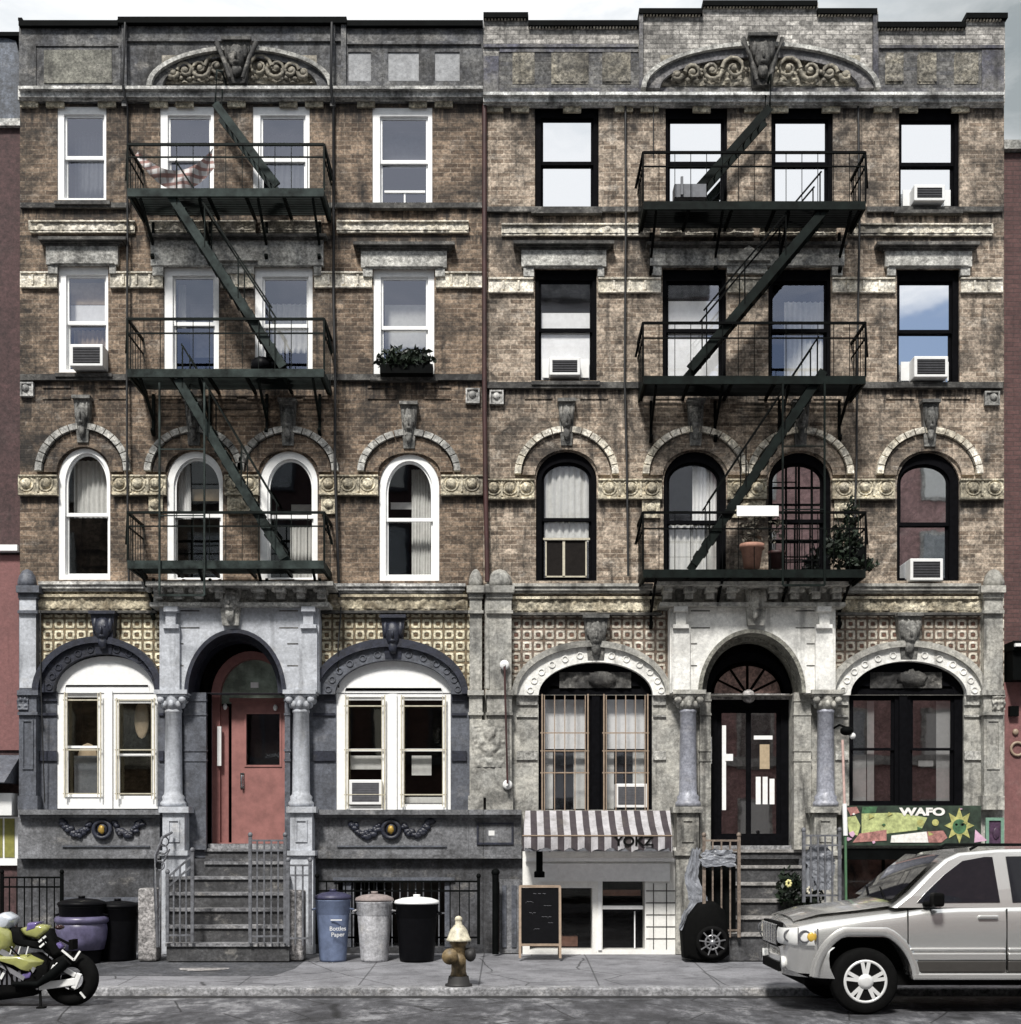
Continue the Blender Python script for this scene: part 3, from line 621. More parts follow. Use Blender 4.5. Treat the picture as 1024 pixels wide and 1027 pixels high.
mb.build('parapet_moulding', stone('soot_blue_stone', (0.085,0.085,0.11), seed=41.0, c2=(0.16,0.155,0.15), patch=.5, pale=.25), BR)
for a, b in ((514,536),(553,590),(604,632),(888,905),(920,938),(957,980)):
    mb = MB(); mb.pbox(a, b, 55, 84, 0.055, 0.0402); mb.relief(X(a), X(b), Z(84), Z(55), -0.056, 0.03, 6, None, 12, a); mb.build('parapet_panel', M['panelR'], BR)
mb = MB(); mb.pbox(44,112,50,83,0.055,0.0402); mb.build('parapet_panel', stone('mossy_panel', (0.20,0.195,0.165), seed=42.0, patch=.7), BL)
# cornice band under the parapet
def cornice(bld, a, b, y0, y1, m, m2):
    mb = MB(); mb.pbox(a, b, y0, y0+3, 0.22, -0.002); mb.pbox(a, b, y0+3.05, y1-3, 0.15, -0.002); mb.pbox(a, b, y1-2.95, y1, 0.10, -0.002); mb.build('cornice', m, bld)
    n = int((b-a)/26)
    for i in range(n): 
        if (i * 7) % 5 < 3: MB().pbox(a+i*26+2, a+i*26+20, y1+.1, y1+7, 0.05, -0.002).build('frieze_block', m2, bld)
cornice(BL, 18, 484.4, 86, 100, M['cornice'], M['yelstone']); cornice(BR, 484.8, 1007.5, 92, 105, M['corniceR'], M['yelstone'])
# segmental pediments
def pediment(bld, ox0, ox1, ot, ix0, ix1, it, base, m, m2, km, seed):
    MB().prism(arcband(ox0, ox1, base, ot, ox0+5, ox1-5, ot+4, ref=.2), [], -0.22, -0.0402).build('hood_mould', m2, bld)
    MB().prism(arcband(ox0+5.2, ox1-5.2, base, ot+4.2, ix0, ix1, it, ref=.15), [], -0.15, -0.0402).build('pediment_arch', m, bld)
    cx, hw = (ix0+ix1)/2, (ix1-ix0)/2
    def mask(x, z):
        u = (x - X(cx)) / (X(ix1) - X(cx)); zz = (z - Z(base)) / (Z(it) - Z(base)); return 1.0 if u*u + zz*zz < 1 else 0.0
    tm = MB().prism(arch(ix0, ix1, base, base-.5, it), [], -0.05, -0.0402).relief(X(ix0), X(ix1), Z(base), Z(it), -0.046, 0.07, 7.5, mask, 150, seed)
    W_ = X(ix1) - X(cx); H_ = Z(it) - Z(base)     # rinceau: scrolls with leaves running out from the head
    for s in (-1, 1):
        for k, (u, rr) in enumerate(((.27,.19),(.49,.16),(.68,.125),(.84,.085))):
            cx_, cz_ = X(cx) + s*u*W_, Z(base) + .05 + rr*.95; pts = [(cx_ + s*rr*(1-.8*t/14)*math.cos(t*.62 + k*PI), -.13, cz_ + rr*(1-.8*t/14)*math.sin(t*.62 + k*PI)) for t in range(15)]
            tm.tube(pts, [.034-.0012*t for t in range(15)], 7); tm.blob((cx_, -.12, cz_), (.05,.05,.05), 8)
            for q in range(6): a = q*PI/3 + k; tm.blob((cx_ + rr*1.02*math.cos(a), -.10, cz_ + rr*1.0*math.sin(a)), (.045,.03,.03), 6, .4, 5, q)
    tm.build('tympanum_carving', km, bld)
    mb = MB(); mask_face(mb, cx, ot+5, base+4, 0.2, 0.40, seed)
    for s in (-1, 1):
        mb.tube([(X(cx)+s*.3, -.25, Z(ot+6)), (X(cx)+s*.2, -.3, Z((ot+base)/2+3)), (X(cx)+s*.1, -.28, Z(base+2))], [.04,.03,.03], 8)
    mb.build('keystone', M['sill'], bld)
pediment(BL, 147, 334, 46, 163, 318, 57, 86, M['parL'], M['lintel'], M['carve'], 3)
pediment(BR, 643, 883, 42, 662, 862, 57, 88, stone('pediment_grey', (0.17,0.165,0.17), seed=43.0, pale=.4), M['lintel'], M['carve'], 8)
# ================================================================== GROUND FLOOR FRONTS
def notch(px0, px1, ys, yt, n=24):
    cx, hw = (px0+px1)/2, (px1-px0)/2
    return [(cx - hw*math.cos(PI*i/n), ys - (ys-yt)*math.sin(PI*i/n)) for i in range(n+1)]
def P2(pts, ref=0.0): return [(X(a, ref), Z(b, ref)) for a, b in pts]
def front(bld, x0, x1, ars, door, tile, wall, low, y_s=693, yb=957):
    """tile zone with arched notches and the painted wall under it"""
    pts = [(x0, y_s)]
    for a in sorted(ars + [door], key=lambda q: q[0]): pts += notch(*a)
    pts += [(x1, y_s), (x1, 614), (x0, 614)]
    MB().prism(P2(pts), [], 0.0, 0.3).build('tiled_wall', tile, bld)
# ---- LEFT
AL = [(50, 164, 693, 648), (330, 459, 697, 652)]
def tiles_front(bld, x0, x1, ars, door, tile, y_s):
    pts = [(x0, y_s)]
    for a in sorted(ars + [door], key=lambda q: q[0]):
        n = notch(a[0], a[1], y_s, a[3]); pts += n
    pts += [(x1, y_s), (x1, 592), (x0, 592)]
    MB().prism(P2(pts), [], 0.0, 0.3).build('tiled_wall', tile, bld)
tiles_front(BL, 20, 484.4, AL, (187, 286, 693, 636), M['tileL'], 695)
tiles_front(BR, 484.8, 1007, [(533, 661, 695, 655), (845, 973, 695, 655)], (702, 807, 695, 637), M['tileR'], 697)
def frieze(bld, spans, y0, y1, m, cm):
    for i, (a, b) in enumerate(spans):
        mb = MB(); c = MB()
        mb.pbox(a, b, y0 + 3, y1 - 2, 0.045, -0.002); n = int((b-a)/1.6)
        mb.relief(X(a), X(b), Z(y1-3), Z(y0+4), -0.047, 0.06, 7, None, n, i * 3)
        mb.pbox(a, b, y0, y0+2.6, 0.10, -0.002); c.pbox(a, b, y1-1.9, y1+.6, 0.12, -0.002)
        mb.build('frieze', m, bld); c.build('frieze_moulding', cm, bld)
frieze(BL, [(37,156),(318,469)], 596, 614, M['frieze'], M['sill']); frieze(BR, [(514,664),(836,985)], 598, 616, M['yelstone'], M['sill'])
def ledge(bld, a, b, y0, y1, m, d=0.16):
    mb = MB(); mb.pbox(a, b, y0, y0+3, d, -0.002); mb.pbox(a+1, b-1, y0+3.05, y1-3, d-.03, -0.002); mb.pbox(a+3, b-3, y1-2.95, y1, d-.07, -0.002); mb.build('stone_ledge', m, bld)
ledge(BL, 38, 150, 583, 593, M['cornice']); ledge(BL, 334, 467, 585, 595, M['cornice'])
ledge(BR, 514, 655, 585, 595, M['stoneR']); ledge(BR, 846, 984, 585, 595, M['stoneR'])

def lower_wall(bld, x0, x1, holes, m, y0, y1):
    MB().prism(rect(x0, x1, y0, y1), holes, -0.015, 0.3).build('lower_wall', m, bld)
    mb = MB()
    return mb
# painted lower walls, with incised belt blocks
lw = lower_wall(BL, 20, 484.4, [rect(57.5,158.5,690.5+4.6,812), rect(208,287,695.1,852), rect(337.5,452,695.1,812)], M['slate'], 695, 860)
# (holes that touch the top edge are avoided: the wall above them is covered by the arch band)
def belts(bld, spans, ys, m, d=0.05):
    for a, b in spans:
        for y0, y1 in ys: MB().pbox(a, b, y0, y1, d, 0.013).build('belt_block', m, bld)
belts(BL, [(38,57),(159,164),(314,336),(453,468)], [(693,703),(715,717.5),(753,763)], M['navy'])
BOSS = []
# arches over the ground floor windows
def garch(bld, ox0, ox1, oy, mx0, mx1, my, ix0, ix1, iy, ys, m_out, m_in, key, face_m, seed):
    MB().prism(arcband(ox0, ox1, ys, oy, mx0+.3, mx1-.3, my+.3), [], -0.20, 0.002).build('arch_hood', m_out, bld)
    wa = MB().prism(arcband(mx0, mx1, ys, my, ix0, ix1, iy), [], -0.13, 0.002).build('window_arch', m_in, bld)
    wa.name = 'window_arch'; cx = (ix0+ix1)/2; n = 13; mb = MB()
    for i in range(n):
        t = PI*(i+.5)/n; rx, ry = (mx1-mx0+ix1-ix0)/4, (2*ys-my-iy)/2
        if abs(i - n//2) < 1: continue
        mb.torus((X(cx+rx*math.cos(t)), -0.135, Z(ys-ry*math.sin(t))), 0.045, 0.013, 'y', 12, 6)
    BOSS.append((mb, m_in, wa))
    mb = MB(); mask_face(mb, cx, key[0], key[1], 0.14, 0.36, seed); mb.build('keystone', face_m, bld)
garch(BL, 36, 166, 640, 42, 160, 646, 56, 157, 657, 695, M['navy'], M['navy'], (618, 657), M['navy'], 11)
garch(BL, 314, 470, 642, 320, 464, 650, 337, 453, 663, 697, M['navy'], M['slate'], (622, 662), M['navy'], 13)
garch(BR, 513, 672, 644, 518, 667, 650, 540, 654, 665, 698, M['stoneR'], M['portR'], (622, 663), M['headstone'], 15)
garch(BR, 828, 988, 644, 834, 982, 650, 851, 967, 664, 698, M['stoneR'], M['portR'], (620, 662), M['headstone'], 17)

for mb_, m_, wa in BOSS:   # the little carved rings belong to the arch's own mesh
    org = ORG.get(wa.name, Vector()); b0 = len(wa.data.vertices); me = wa.data
    vs = [v.co.copy() for v in me.vertices] + [v - org for v in mb_.v]; fs = [list(p.vertices) for p in me.polygons] + [[i + b0 for i in f] for f in mb_.f]
    nm = bpy.data.meshes.new('window_arch'); nm.from_pydata(vs, [], fs); nm.materials.append(m_); wa.data = nm
# ground floor double windows
def gwin(bld, cas, ys, yt, lights, wm, gm, ty, guard=None, gmat=None, tymp=None, rec=0.03):
    """cas=(x0,x1,bottom); lights = [(x0,x1,top,bottom,meet)]; ty = transom y (solid above it)"""
    x0, x1, yb = cas
    w = MB().prism(arch(x0, x1, yb, ys, yt), [rect(a-3, b+3, t-3, bo+3) for a, b, t, bo, me in lights], rec, rec+.08)
    fr = w.build('window', wm, bld)
    MB().prism(arch(x0+9, x1-9, ty-6, ys, yt+6), [], rec-.012, rec+.001).build('tympanum', tymp or wm, fr)
    mb = MB(); cxm = (lights[0][1]+lights[1][0])/2
    mb.pbox(cxm-4, cxm+4, ty, yb, -rec+.04, -rec+.001); mb.build('mullion', wm, fr)
    for a, b, t, bo, me in lights:
        s = MB(); s.prism(rect(a-3, b+3, t-3, me+1.2), [rect(a, b, t, me-1.2)], rec+.03, rec+.06); s.prism(rect(a-3, b+3, me-1.2, bo+3), [rect(a, b, me+1.2, bo)], rec+.062, rec+.09)
        so = s.build('sash', wm, fr)
        g = MB(); g.prism(rect(a, b, t, me-1.2), [], rec+.045, rec+.047, back=False); g.prism(rect(a, b, me+1.2, bo), [], rec+.075, rec+.077, back=False); g.build('pane', gm, fr)
        if guard:
            g = MB(); k = max(1, int((b-a)/guard[0])); r = 0.007
            for i in range(k+1): g.pbox(a+(b-a)*i/k-.45, a+(b-a)*i/k+.45, t-4, bo+3, -rec+.07, -rec+.058)
            for py in guard[1]: g.pbox(a-4, b+4, py-.6, py+.6, -rec+.055, -rec+.043)
            for px in (a-3, b+2): g.pbox(px, px+1.4, t-5, bo+4, -rec+.09, -rec+.072)
            g.build('window_guard', gmat, fr)
    return fr
G1 = gwin(BL, (56.5,158.5,811), 693, 658, [(67,98,699,796,749),(119,152,705,798,757)], M['white'], M['glassW'], 693, (40,[702,752,796]), M['cream'], rec=0.0)
MB().pbox(70,96,757,797,-0.22,-0.23).build('blind', M['greycurtain'], G1)
mb = MB(); mb.blob((X(82), 0.30, Z(762)), (.17,.03,.28), 12); mb.blob((X(137), 0.30, Z(720)), (.12,.03,.3), 12); mb.build('curtain', M['beige'], G1)
G2 = gwin(BL, (336.5,453,813), 697, 663, [(349,383,702,808,752),(405,444,702,806,752)], M['white'], M['glassW'], 696, (40,[708,752,797]), M['cream'], rec=0.0)
mb = MB(); mb.pbox(350,382,757,771,-0.2,-0.21); mb.build('blind', M['curtain'], G2)
mb = MB(); mb.pbox(412,432,757,777,-0.2,-0.21); mb.pbox(405,444,799,805,-0.16,-0.17); mb.build('curtain', M['curtain'], G2)
G3 = gwin(BR, (539.5,654.5,812), 698, 665, [(546,587,701,811,752),(608,647,701,811,752)], M['black'], M['glassC'], 694, (8.5,[735,753,775]), M['tan'], M['black'], rec=0.04)
for a, b in ((543,590),(605,650)):
    MB().pbox(a, b, 698, 752, -0.22, -0.23).build('blind', M['white'], G3); mb = MB(); mb.pbox(a, a+12, 752.5, 812, -0.24, -0.25); mb.build('curtain', M['curtain'], G3); mb = MB(); mb.pbox(b-14, b, 752.5, 812, -0.24, -0.25); mb.build('curtain', M['curtain'], G3)  # white sheets added behind the panes in place of bright reflections
G4 = gwin(BR, (851,967,809), 698, 665, [(857,895,702,803,751),(917,955,702,803,751)], M['black'], M['glassG'], 694, None, None, M['black'], rec=0.04)
for a, b, y0, y1 in ((873,880,702,803),(943,957,702,803),(925,940,762,768),(858,872,756,803)):
    MB().pbox(a, b, y0, y1, -0.20, -0.21).build('blind', M['white'], G4)  # white strips added to imitate broken reflections in these panes
for g, c in ((G3, 597), (G4, 909)):
    mb = MB(); mb.blob((X(c+6), -.01, Z(681)), (.22,.06,.12), 12, .5, 5, c); mb.relief(X(c-36), X(c+36), Z(690), Z(674), 0.026, .05, 6, None, 40, c); mb.build('tympanum_carving', M['sill'], g)

# portals: spandrel block, deep arch, cornice with consoles
def portal(bld, x0, x1, arc, m, mk, cm, seed, d=0.30, cons=None, ysp=695):
    a0, a1, at = arc
    pts = [(x0, ysp)] + notch(a0, a1, ysp, at) + [(x1, ysp), (x1, 608), (x0, 608)]
    MB().prism(P2(pts, d), [], -d, -0.002).build('spandrel', m, bld)
    # inner ring stepping back to the door plane
    MB().prism(arcband(a0-1, a1+1, ysp, at-1, a0+9, a1-9, at+11), [], 0.06, 0.40).build('inner_arch', mk, bld)
    MB().prism(arcband(a0, a1, ysp, at, a0+4, a1-4, at+4, ref=d), [], -d-.03, 0.058).build('arch_moulding', mk, bld)
    c = MB(); c.pbox(x0-10, x1+10, 604, 608, d+.16, -0.002); c.pbox(x0-14, x1+14, 583, 587, d+.42, -0.002); c.pbox(x0-6, x1+6, 587.1, 603.9, d+.02, -0.002)
    n = 9
    for i in range(n):
        cx = x0 - 2 + (x1-x0+4)*i/(n-1)
        if abs(i - n//2) < 1: continue
        c.pbox(cx-4.5, cx+4.5, 587.1, 593, d+.34, d+.02); c.pbox(cx-4, cx+4, 593.1, 600, d+.22, d+.02); c.blob((X(cx), -d-.2, Z(597)), (.055,.06,.05), 8)
    c.build('balcony_cornice', cm, bld)
    mb = MB(); mask_face(mb, (a0+a1)/2, 592, 631, d+.08, .36, seed); mb.build('keystone', cm, bld)
    # side pilasters above the columns and block joints
    for px in (x0+2, x1-20):
        mb = MB(); mb.pbox(px, px+18, 630, 694, d+.07, d-.002); mb.pbox(px+2, px+16, 608.1, 613, d+.16, d-.002); mb.pbox(px+4, px+14, 613.1, 626, d+.10, d-.002); mb.pbox(px+1, px+17, 626.1, 629.9, d+.13, d-.002)
        mb.build('pilaster', m, bld)
    mb = MB()
    for y in (612, 629, 645, 667): mb.pbox(x0+21, min(a0-1, x0+34) if y>640 else x0+40, y, y+1.2, d+.004, d-.002); mb.pbox(max(a1+1, x1-34) if y>640 else x1-40, x1-21, y, y+1.2, d+.004, d-.002)
    mb.build('stone_joint', M['sill'], bld)
portal(BL, 160, 320, (185,287,631), M['portL'], M['navy'], M['lintel'], 21)
portal(BR, 672, 838, (700,808,631), M['portR'], stone('olive_stone', (0.22,0.215,0.185), seed=44.0, patch=.4), M['stoneR'], 23)  # inner ring in a single olive-grey tone with random staining

def column(bld, px, yt, yb, d, m, cm, r=0.135):
    x, y = X(px, d), -d; zt, zb = Z(yt, d), Z(yb, d)
    mb = MB(); mb.lathe([(r*1.45, zb), (r*1.45, zb+.06), (r*1.2, zb+.10), (r*1.28, zb+.15), (r*1.02, zb+.19), (r, zb+.24), (r*.9, zt-.34), (r*.98, zt-.33), (r*.98, zt-.30), (r*.88, zt-.29)], (x, y, 0), 28)
    o = mb.build('column', m, bld)
    mb = MB(); mb.lathe([(r*.9, zt-.288), (r*1.0, zt-.2), (r*1.35, zt-.08), (r*1.3, zt-.065)], (x, y, 0), 20)
    mb.box(x-.25, x+.25, y-.20, y+.22, zt-.063, zt+.0); mb.box(x-.22, x+.22, y-.17, y+.18, zt-.10, zt-.064)
    for s in (-1, 1):
        for t in (-1, 1): mb.blob((x+s*.165, y+t*.13, zt-.14), (.06,.05,.06), 10)
    for k in range(8):
        t = 2*PI*k/8; mb.blob((x+math.cos(t)*r*1.05, y+math.sin(t)*r*1.05, zt-.21), (.045,.045,.06), 8)
    mb.build('capital', cm, o)
for bld, pxs, m, cm in ((BL, (174, 302), M['portL'], M['portL']), (BR, (690, 828), M['colR'], M['stoneR'])):
    for px in pxs:
        column(bld, px, 693, 809, 0.20, m, cm)
        p = MB(); d = .42
        p.pbox(px-15, px+15, 809, 815, d+.06, -0.016); p.pbox(px-11, px+11, 815.1, 853, d, -0.016); p.pbox(px-14, px+14, 853.1, 858, d+.05, -0.016); p.pbox(px-12, px+12, 858.1, 957, d, -0.016)
        p.pbox(px-6, px+6, 822, 823.5, d+.02, d-.001); p.pbox(px-6, px+6, 843, 844.5, d+.02, d-.001); p.pbox(px-6, px-4.5, 823.6, 842.9, d+.02, d-.001); p.pbox(px+4.5, px+6, 823.6, 842.9, d+.02, d-.001)
        p.build('column_pedestal', m if bld is BL else M['stoneR'], bld)
# jambs beside the doors
def jamb(bld, spans, m, y0=695.2, y1=852):
    for a, b in spans:
        mb = MB(); mb.pbox(a, b, y0, y1, 0.10, -0.55, 0)
        for y in (702, 716, 752, 762): mb.pbox(a-.6, b+.6, y, y+2, 0.115, 0.0, 0)
        mb.build('door_jamb', m, bld)
jamb(BL, [(186,208),(286.6,292)], M['slate']); jamb(BR, [(701,712),(795,812)], M['stoneR'])

# ---- the faded red door (left) and the black door (right)
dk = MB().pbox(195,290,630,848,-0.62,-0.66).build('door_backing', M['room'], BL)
mb = MB()
mb.prism(arch(207,288,848,697,650), [arch(216,284,845,697,658)], 0.34, 0.50); mb.pbox(216.2,224,706,845,-0.40,-0.48)
fr = mb.build('door_frame', M['reddk'], BL)
MB().prism(arch(216,284,703,697,658), [], 0.46, 0.465, back=False).build('fanlight', plain('green_grey_fanlight_glass', (0.24,0.29,0.24), .15, var=.5, sc=3), fr); MB().pbox(246,254,681,686.5,-.44,-.4595).build('notice', M['acwhite'], fr)
mb = MB(); mb.prism(rect(228,287,702,846), [rect(243,277,714,766)], 0.33, 0.39); mb.pbox(226,288,698,701.9,-0.30,-0.39)
dr = mb.build('door', M['red'], BL)
mb = MB(); mb.pbox(241,243,712,768,-.315,-.3299); mb.pbox(277,279,712,768,-.315,-.3299); mb.pbox(243.1,276.9,712,714,-.315,-.3299); mb.pbox(243.1,276.9,766,768,-.315,-.3299)
mb.build('glazing_bead', M['red'], dr)
MB().pbox(243,277,714,766,-.36,-.364).build('door_pane', M['glassD'], dr)
mb = MB(); mb.pbox(237,241,774,790,-.31,-.3299); mb.tube([(X(239),.26,Z(777)),(X(239),.24,Z(782)),(X(239),.26,Z(788))], .018, 8); mb.build('door_handle', M['chrome'], dr)
mb = MB(); mb.pbox(214,218,727,767,-.28,-.335); mb.build('intercom_panel', M['acwhite'], fr)
mb = MB()
for px, py in ((222,707),(273,708)): mb.blob((X(px),.28,Z(py)), (.035,.03,.05), 10); mb.tube([(X(px),.33,Z(py)),(X(px),.28,Z(py))], .02, 8)
mb.build('door_lamp', M['acwhite'], fr)
MB().pbox(204,292,846.2,851,-0.05,-0.62).build('threshold', M['kerb'], BL)
# right
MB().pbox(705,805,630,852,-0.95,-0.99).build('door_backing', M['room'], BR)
mb = MB(); mb.prism(arch(708,799,850,701,650), [rect(722,787,708,836), arch(716,791,694,694,660)], 0.30, 0.42); mb.pbox(713,794,694.5,699,-0.26,-0.2999)
fr = mb.build('door_frame', M['black'], BR)
mb = MB(); mb.pbox(712,795,694,700,-0.23,-0.2598); mb.lathe([(.11,.20),(.09,.16),(.02,.14)], (X(753),0,Z(697)), 14, 'y'); mb.build('transom', M['granite'], fr)
mb = MB()
for i in range(6):
    a0, a1 = PI*i/6+.04, PI*(i+1)/6-.04; pts = [(753.5+6*math.cos((a0+a1)/2), 694-5*math.sin((a0+a1)/2))]
    for k in range(5): a = a0+(a1-a0)*k/4; pts.append((753.5+34*math.cos(a), 694-29*math.sin(a)))
    mb.prism(P2(pts), [], .36, .38)
mb.build('fanlight', stone('fanlight_brown_shell', (0.30,0.19,0.165), .4, 45.0, patch=.2), fr)
mb = MB(); mb.prism(rect(722,787,708,846), [rect(727,752,713,838), rect(757,783,713,838)], .33, .38); dr = mb.build('door', M['black'], BR)
MB().pbox(727,783,713,838,-.35,-.355).build('door_pane', M['glassG'], dr)
mb = MB(); mb.pbox(727,731,726,812,-.28,-.3); mb.pbox(730,738,755,762,-.27,-.299); mb.build('door_handle', M['white'], dr)
for a, b, y0, y1 in ((760,779,736,740),(762,767,778,806),(769,774,778,806),(776,781,780,806),(766,776,745,770)):
    MB().pbox(a, b, y0, y1, -.345, -.3495).build('door_reflection', M['white'] if y0 != 745 else M['beige'], dr)  # pale patches standing in for bright reflections in the door glass
mb = MB(); mb.pbox(712,716,738,765,-.22,-.2999); mb.build('intercom_panel', M['acwhite'], fr)
MB().pbox(712,797,848,852,-0.10,-0.60).build('threshold', M['kerb'], BR)
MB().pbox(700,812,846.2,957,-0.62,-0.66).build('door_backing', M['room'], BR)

# ---- lower wall of the right tenement and its piers
MB().prism(rect(484.8,1007,697,860), [rect(540,654,697.2,812.2), rect(706,800,697.2,859), rect(851.4,966.5,697.2,809)], -0.015, 0.3).build('lower_wall', M['stoneR'], BR)
belts(BR, [(518,539),(655,668),(838,851),(967.5,984)], [(697,707),(717,719),(753,762)], M['lintel'])
def pier(bld, a, b, m, yt=600, yb=812, d=0.17, dome=True, panel=True):
    mb = MB(); mb.pbox(a+1, b-1, yt, 692, d, -0.002); mb.pbox(a-1, b+1, 692.1, 697, d+.07, -0.002); mb.pbox(a+.5, b-.5, 697.1, 714, d+.02, -0.002); mb.pbox(a-.5, b+.5, 714.1, 717, d+.05, -0.002)
    mb.pbox(a+1, b-1, 717.1, yb-14, d, -0.002); mb.pbox(a-.5, b+.5, yb-13.9, yb, d+.05, -0.002)
    mb.pbox(a-.5, b+.5, 612, 615, d+.06, d-.001)
    if dome:
        cx = (a+b)/2; mb.lathe([(X(b)-X(cx), Z(590)), (X(b)-X(cx), Z(584)), ((X(b)-X(cx))*.85, Z(578)), ((X(b)-X(cx))*.5, Z(573)), (.02, Z(571))], (X(cx), 0.0, 0), 20)
        mb.pbox(a-2, b+2, 587, 594, d+.09, -0.002); mb.pbox(a, b, 594.1, 599.9, d+.03, -0.002)
    if panel:
        mb.relief(X(a+4), X(b-4), Z(713), Z(698), -d-.022, .09, 9, None, 12, a)
        mb.pbox(a+4, b-4, 722, 723.5, d+.02, d-.001); mb.pbox(a+4, b-4, 770, 771.5, d+.02, d-.001); mb.pbox(a+4, a+5.5, 723.6, 769.9, d+.02, d-.001); mb.pbox(b-5.5, b-4, 723.6, 769.9, d+.02, d-.001)
    mb.build('pier', m, bld)
pier(BL, 18, 37, M['slate']); pier(BR, 986, 1007, M['stoneR'])
pier(BL, 470, 484.3, M['stoneR'], panel=False); pier(BR, 488, 514, M['stoneR'], panel=False)
mb = MB(); mb.pbox(472, 513, 722, 800, 0.21, 0.1705); mb.relief(X(476), X(506), Z(770), Z(730), -.212, .07, 5, None, 26, 4); mb.build('carved_panel', M['stoneR'], BR)
MB().pbox(19.5, 36, 598, 690, 0.176, 0.172).build('painted_pier_face', M['portL'], BL)

# ---- base zone
def base(bld, x0, x1, m, sill_m, spans, dlow=0.12, holes=()):
    for a, b in spans:
        mb = MB(); mb.pbox(a, b, 812, 817, 0.26, -0.017); mb.pbox(a, b, 817.1, 820, 0.20, -0.017); mb.pbox(a, b, 820.1, 852, 0.10, -0.017); mb.pbox(a, b, 852.1, 857, 0.20, -0.017); mb.pbox(a, b, 857.1, 861, 0.26, -0.017)
        mb.build('base_moulding', sill_m, bld)
base(BL, 20, 484, M['baseg'], M['baseg'], [(18,160),(316,470)]); base(BL, 20, 484, M['baseg'], M['baseg'], [(470.2,484.4)]); base(BR, 484, 524, M['baseg'], M['baseg'], [(484.8,523)])
for c, a, b in ((105,62,150),(393,338,448)):
    mb = MB(); mb.pbox(a, b, 820.5, 822, .13, .1005); mb.pbox(a, b, 848, 849.5, .13, .1005); mb.build('base_panel_border', M['slate'], BL)
    for s in (-1, 1):   # garland: leaf sprays falling to either side of the boss
        mb = MB()
        for k in range(26):
            t = k/25; px = c + s*(12+t*28); py = 828 + 9*math.sin(t*PI*1.15) + random.uniform(-3,3)
            mb.blob((X(px), -.12, Z(py)), (random.uniform(.035,.075), .04, random.uniform(.03,.055)), 7, .3, 4, k)
        mb.build('garland', M['navy'], BL)
    mb = MB(); mb.torus((X(c), -.14, Z(832)), .13, .035, 'y', 18, 8); mb.blob((X(c), -.12, Z(832)), (.09,.05,.1), 10); mb.build('rosette_ring', M['navy'], BL)
    MB().blob((X(c), -.17, Z(832)), (.05,.03,.07), 10, .4, 6, c).build('gilt_boss', plain('old_gilt', (0.42,0.27,0.06), .4, .4), BL)
mb = MB(); mb.pbox(478,515,825,827,.125,.1005); mb.pbox(478,515,845,847,.125,.1005); mb.pbox(478,480,827.1,844.9,.125,.1005); mb.pbox(513,515,827.1,844.9,.125,.1005); mb.build('base_panel_border', M['navy'], BR)
MB().pbox(490,496,833,838,.106,.1005).build('notice_plate', M['acwhite'], BR)
MB().prism(rect(20,484.4,861,960), [rect(66,136,905,959), rect(340,452,884,950)], -0.12, 0.3).build('basement_wall', M['based'], BL)
MB().pbox(60,140,900,905,.16,.1205).build('basement_lintel', M['slate'], BL); mb = MB(); mb.pbox(334,456,880,884,.16,.1205); mb.pbox(344,352,884,950,.10,-.05); mb.pbox(446,454,884,950,.10,-.05); mb.build('basement_lintel', M['slate'], BL)
mb = MB()
for i in range(14): mb.pbox(346+i*7.8, 347.2+i*7.8, 884, 950, 0.06, 0.04)
mb.pbox(342,452,915,916.5,.075,.061); mb.build('basement_window_guard', M['fence'], BL)
MB().prism(rect(484.8,524,861,960), [rect(496,520,884,959)], -0.12, 0.3).build('basement_wall', M['based'], BR)

# ---- basement shop on the right tenement: white front, glazed
mb = MB(); mb.prism(rect(524,684,850,959), [rect(531,593,890,951), rect(603,645,883,951)], -0.30, 0.1)
mb.build('white_shopfront', M['whitewall'], BR)
mb = MB(); mb.pbox(540,672,866,884,.34,.3005); mb.pbox(527,681,860.5,864,.36,.3005); mb.build('fascia_board', M['white'], BR)
mb = MB()
for y in (893,905,917,929,941): mb.pbox(648,684,y,y+1,.306,.3005)
for i, x in enumerate((655,668,678)): mb.pbox(x,x+.9,886,952,.3065,.3005)
mb.build('tile_joint', M['sill'], BR)
mb = MB(); mb.pbox(603,645,908.5,912,.28,.14); mb.pbox(636,637.2,914,951,.2,.18); mb.pbox(600,603.5,880,953,.33,.3005); mb.build('shop_window_frame', M['white'], BR)
MB().pbox(531,593,890,951,.2,.195).pbox(603,645,883,951,.17,.165).build('shop_pane', M['glassS'], BR)
mb = MB(); mb.pbox(606,644,893,899,-.25,-.27); mb.pbox(557,580,940,950,-.2,-.5); mb.build('shop_counter', M['terra'], BR)
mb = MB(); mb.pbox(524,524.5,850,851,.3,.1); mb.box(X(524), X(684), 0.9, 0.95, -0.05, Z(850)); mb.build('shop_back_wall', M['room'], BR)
MB().prism(rect(684.2,1007,861,960), [rect(846,1003,862,950), rect(706,800,861.2,959)], -0.12, 0.3).build('basement_wall', M['based'], BR)
base(BR, 0, 0, M['stoneR'], M['stoneR'], [(812.5,848)])
mb = MB(); mb.pbox(846,1003,862,950,.0,-.01); mb.build('shop_pane', M['glassS'], BR)
mb = MB()
for px in (846,885,925,965,1001): mb.pbox(px,px+2.5,862,950,.06,.011)
mb.pbox(846,1003,851,861.9,.36,-.02); mb.build('shop_window_frame', M['ironb'], BR)
mb = MB(); mb.pbox(852,1000,862,900,-.6,-.62); 
for i in range(9): mb.blob((X(858+i*16), .45, Z(905+random.uniform(-8,8))), (.14,.1,.2), 8, .4, 3, i)
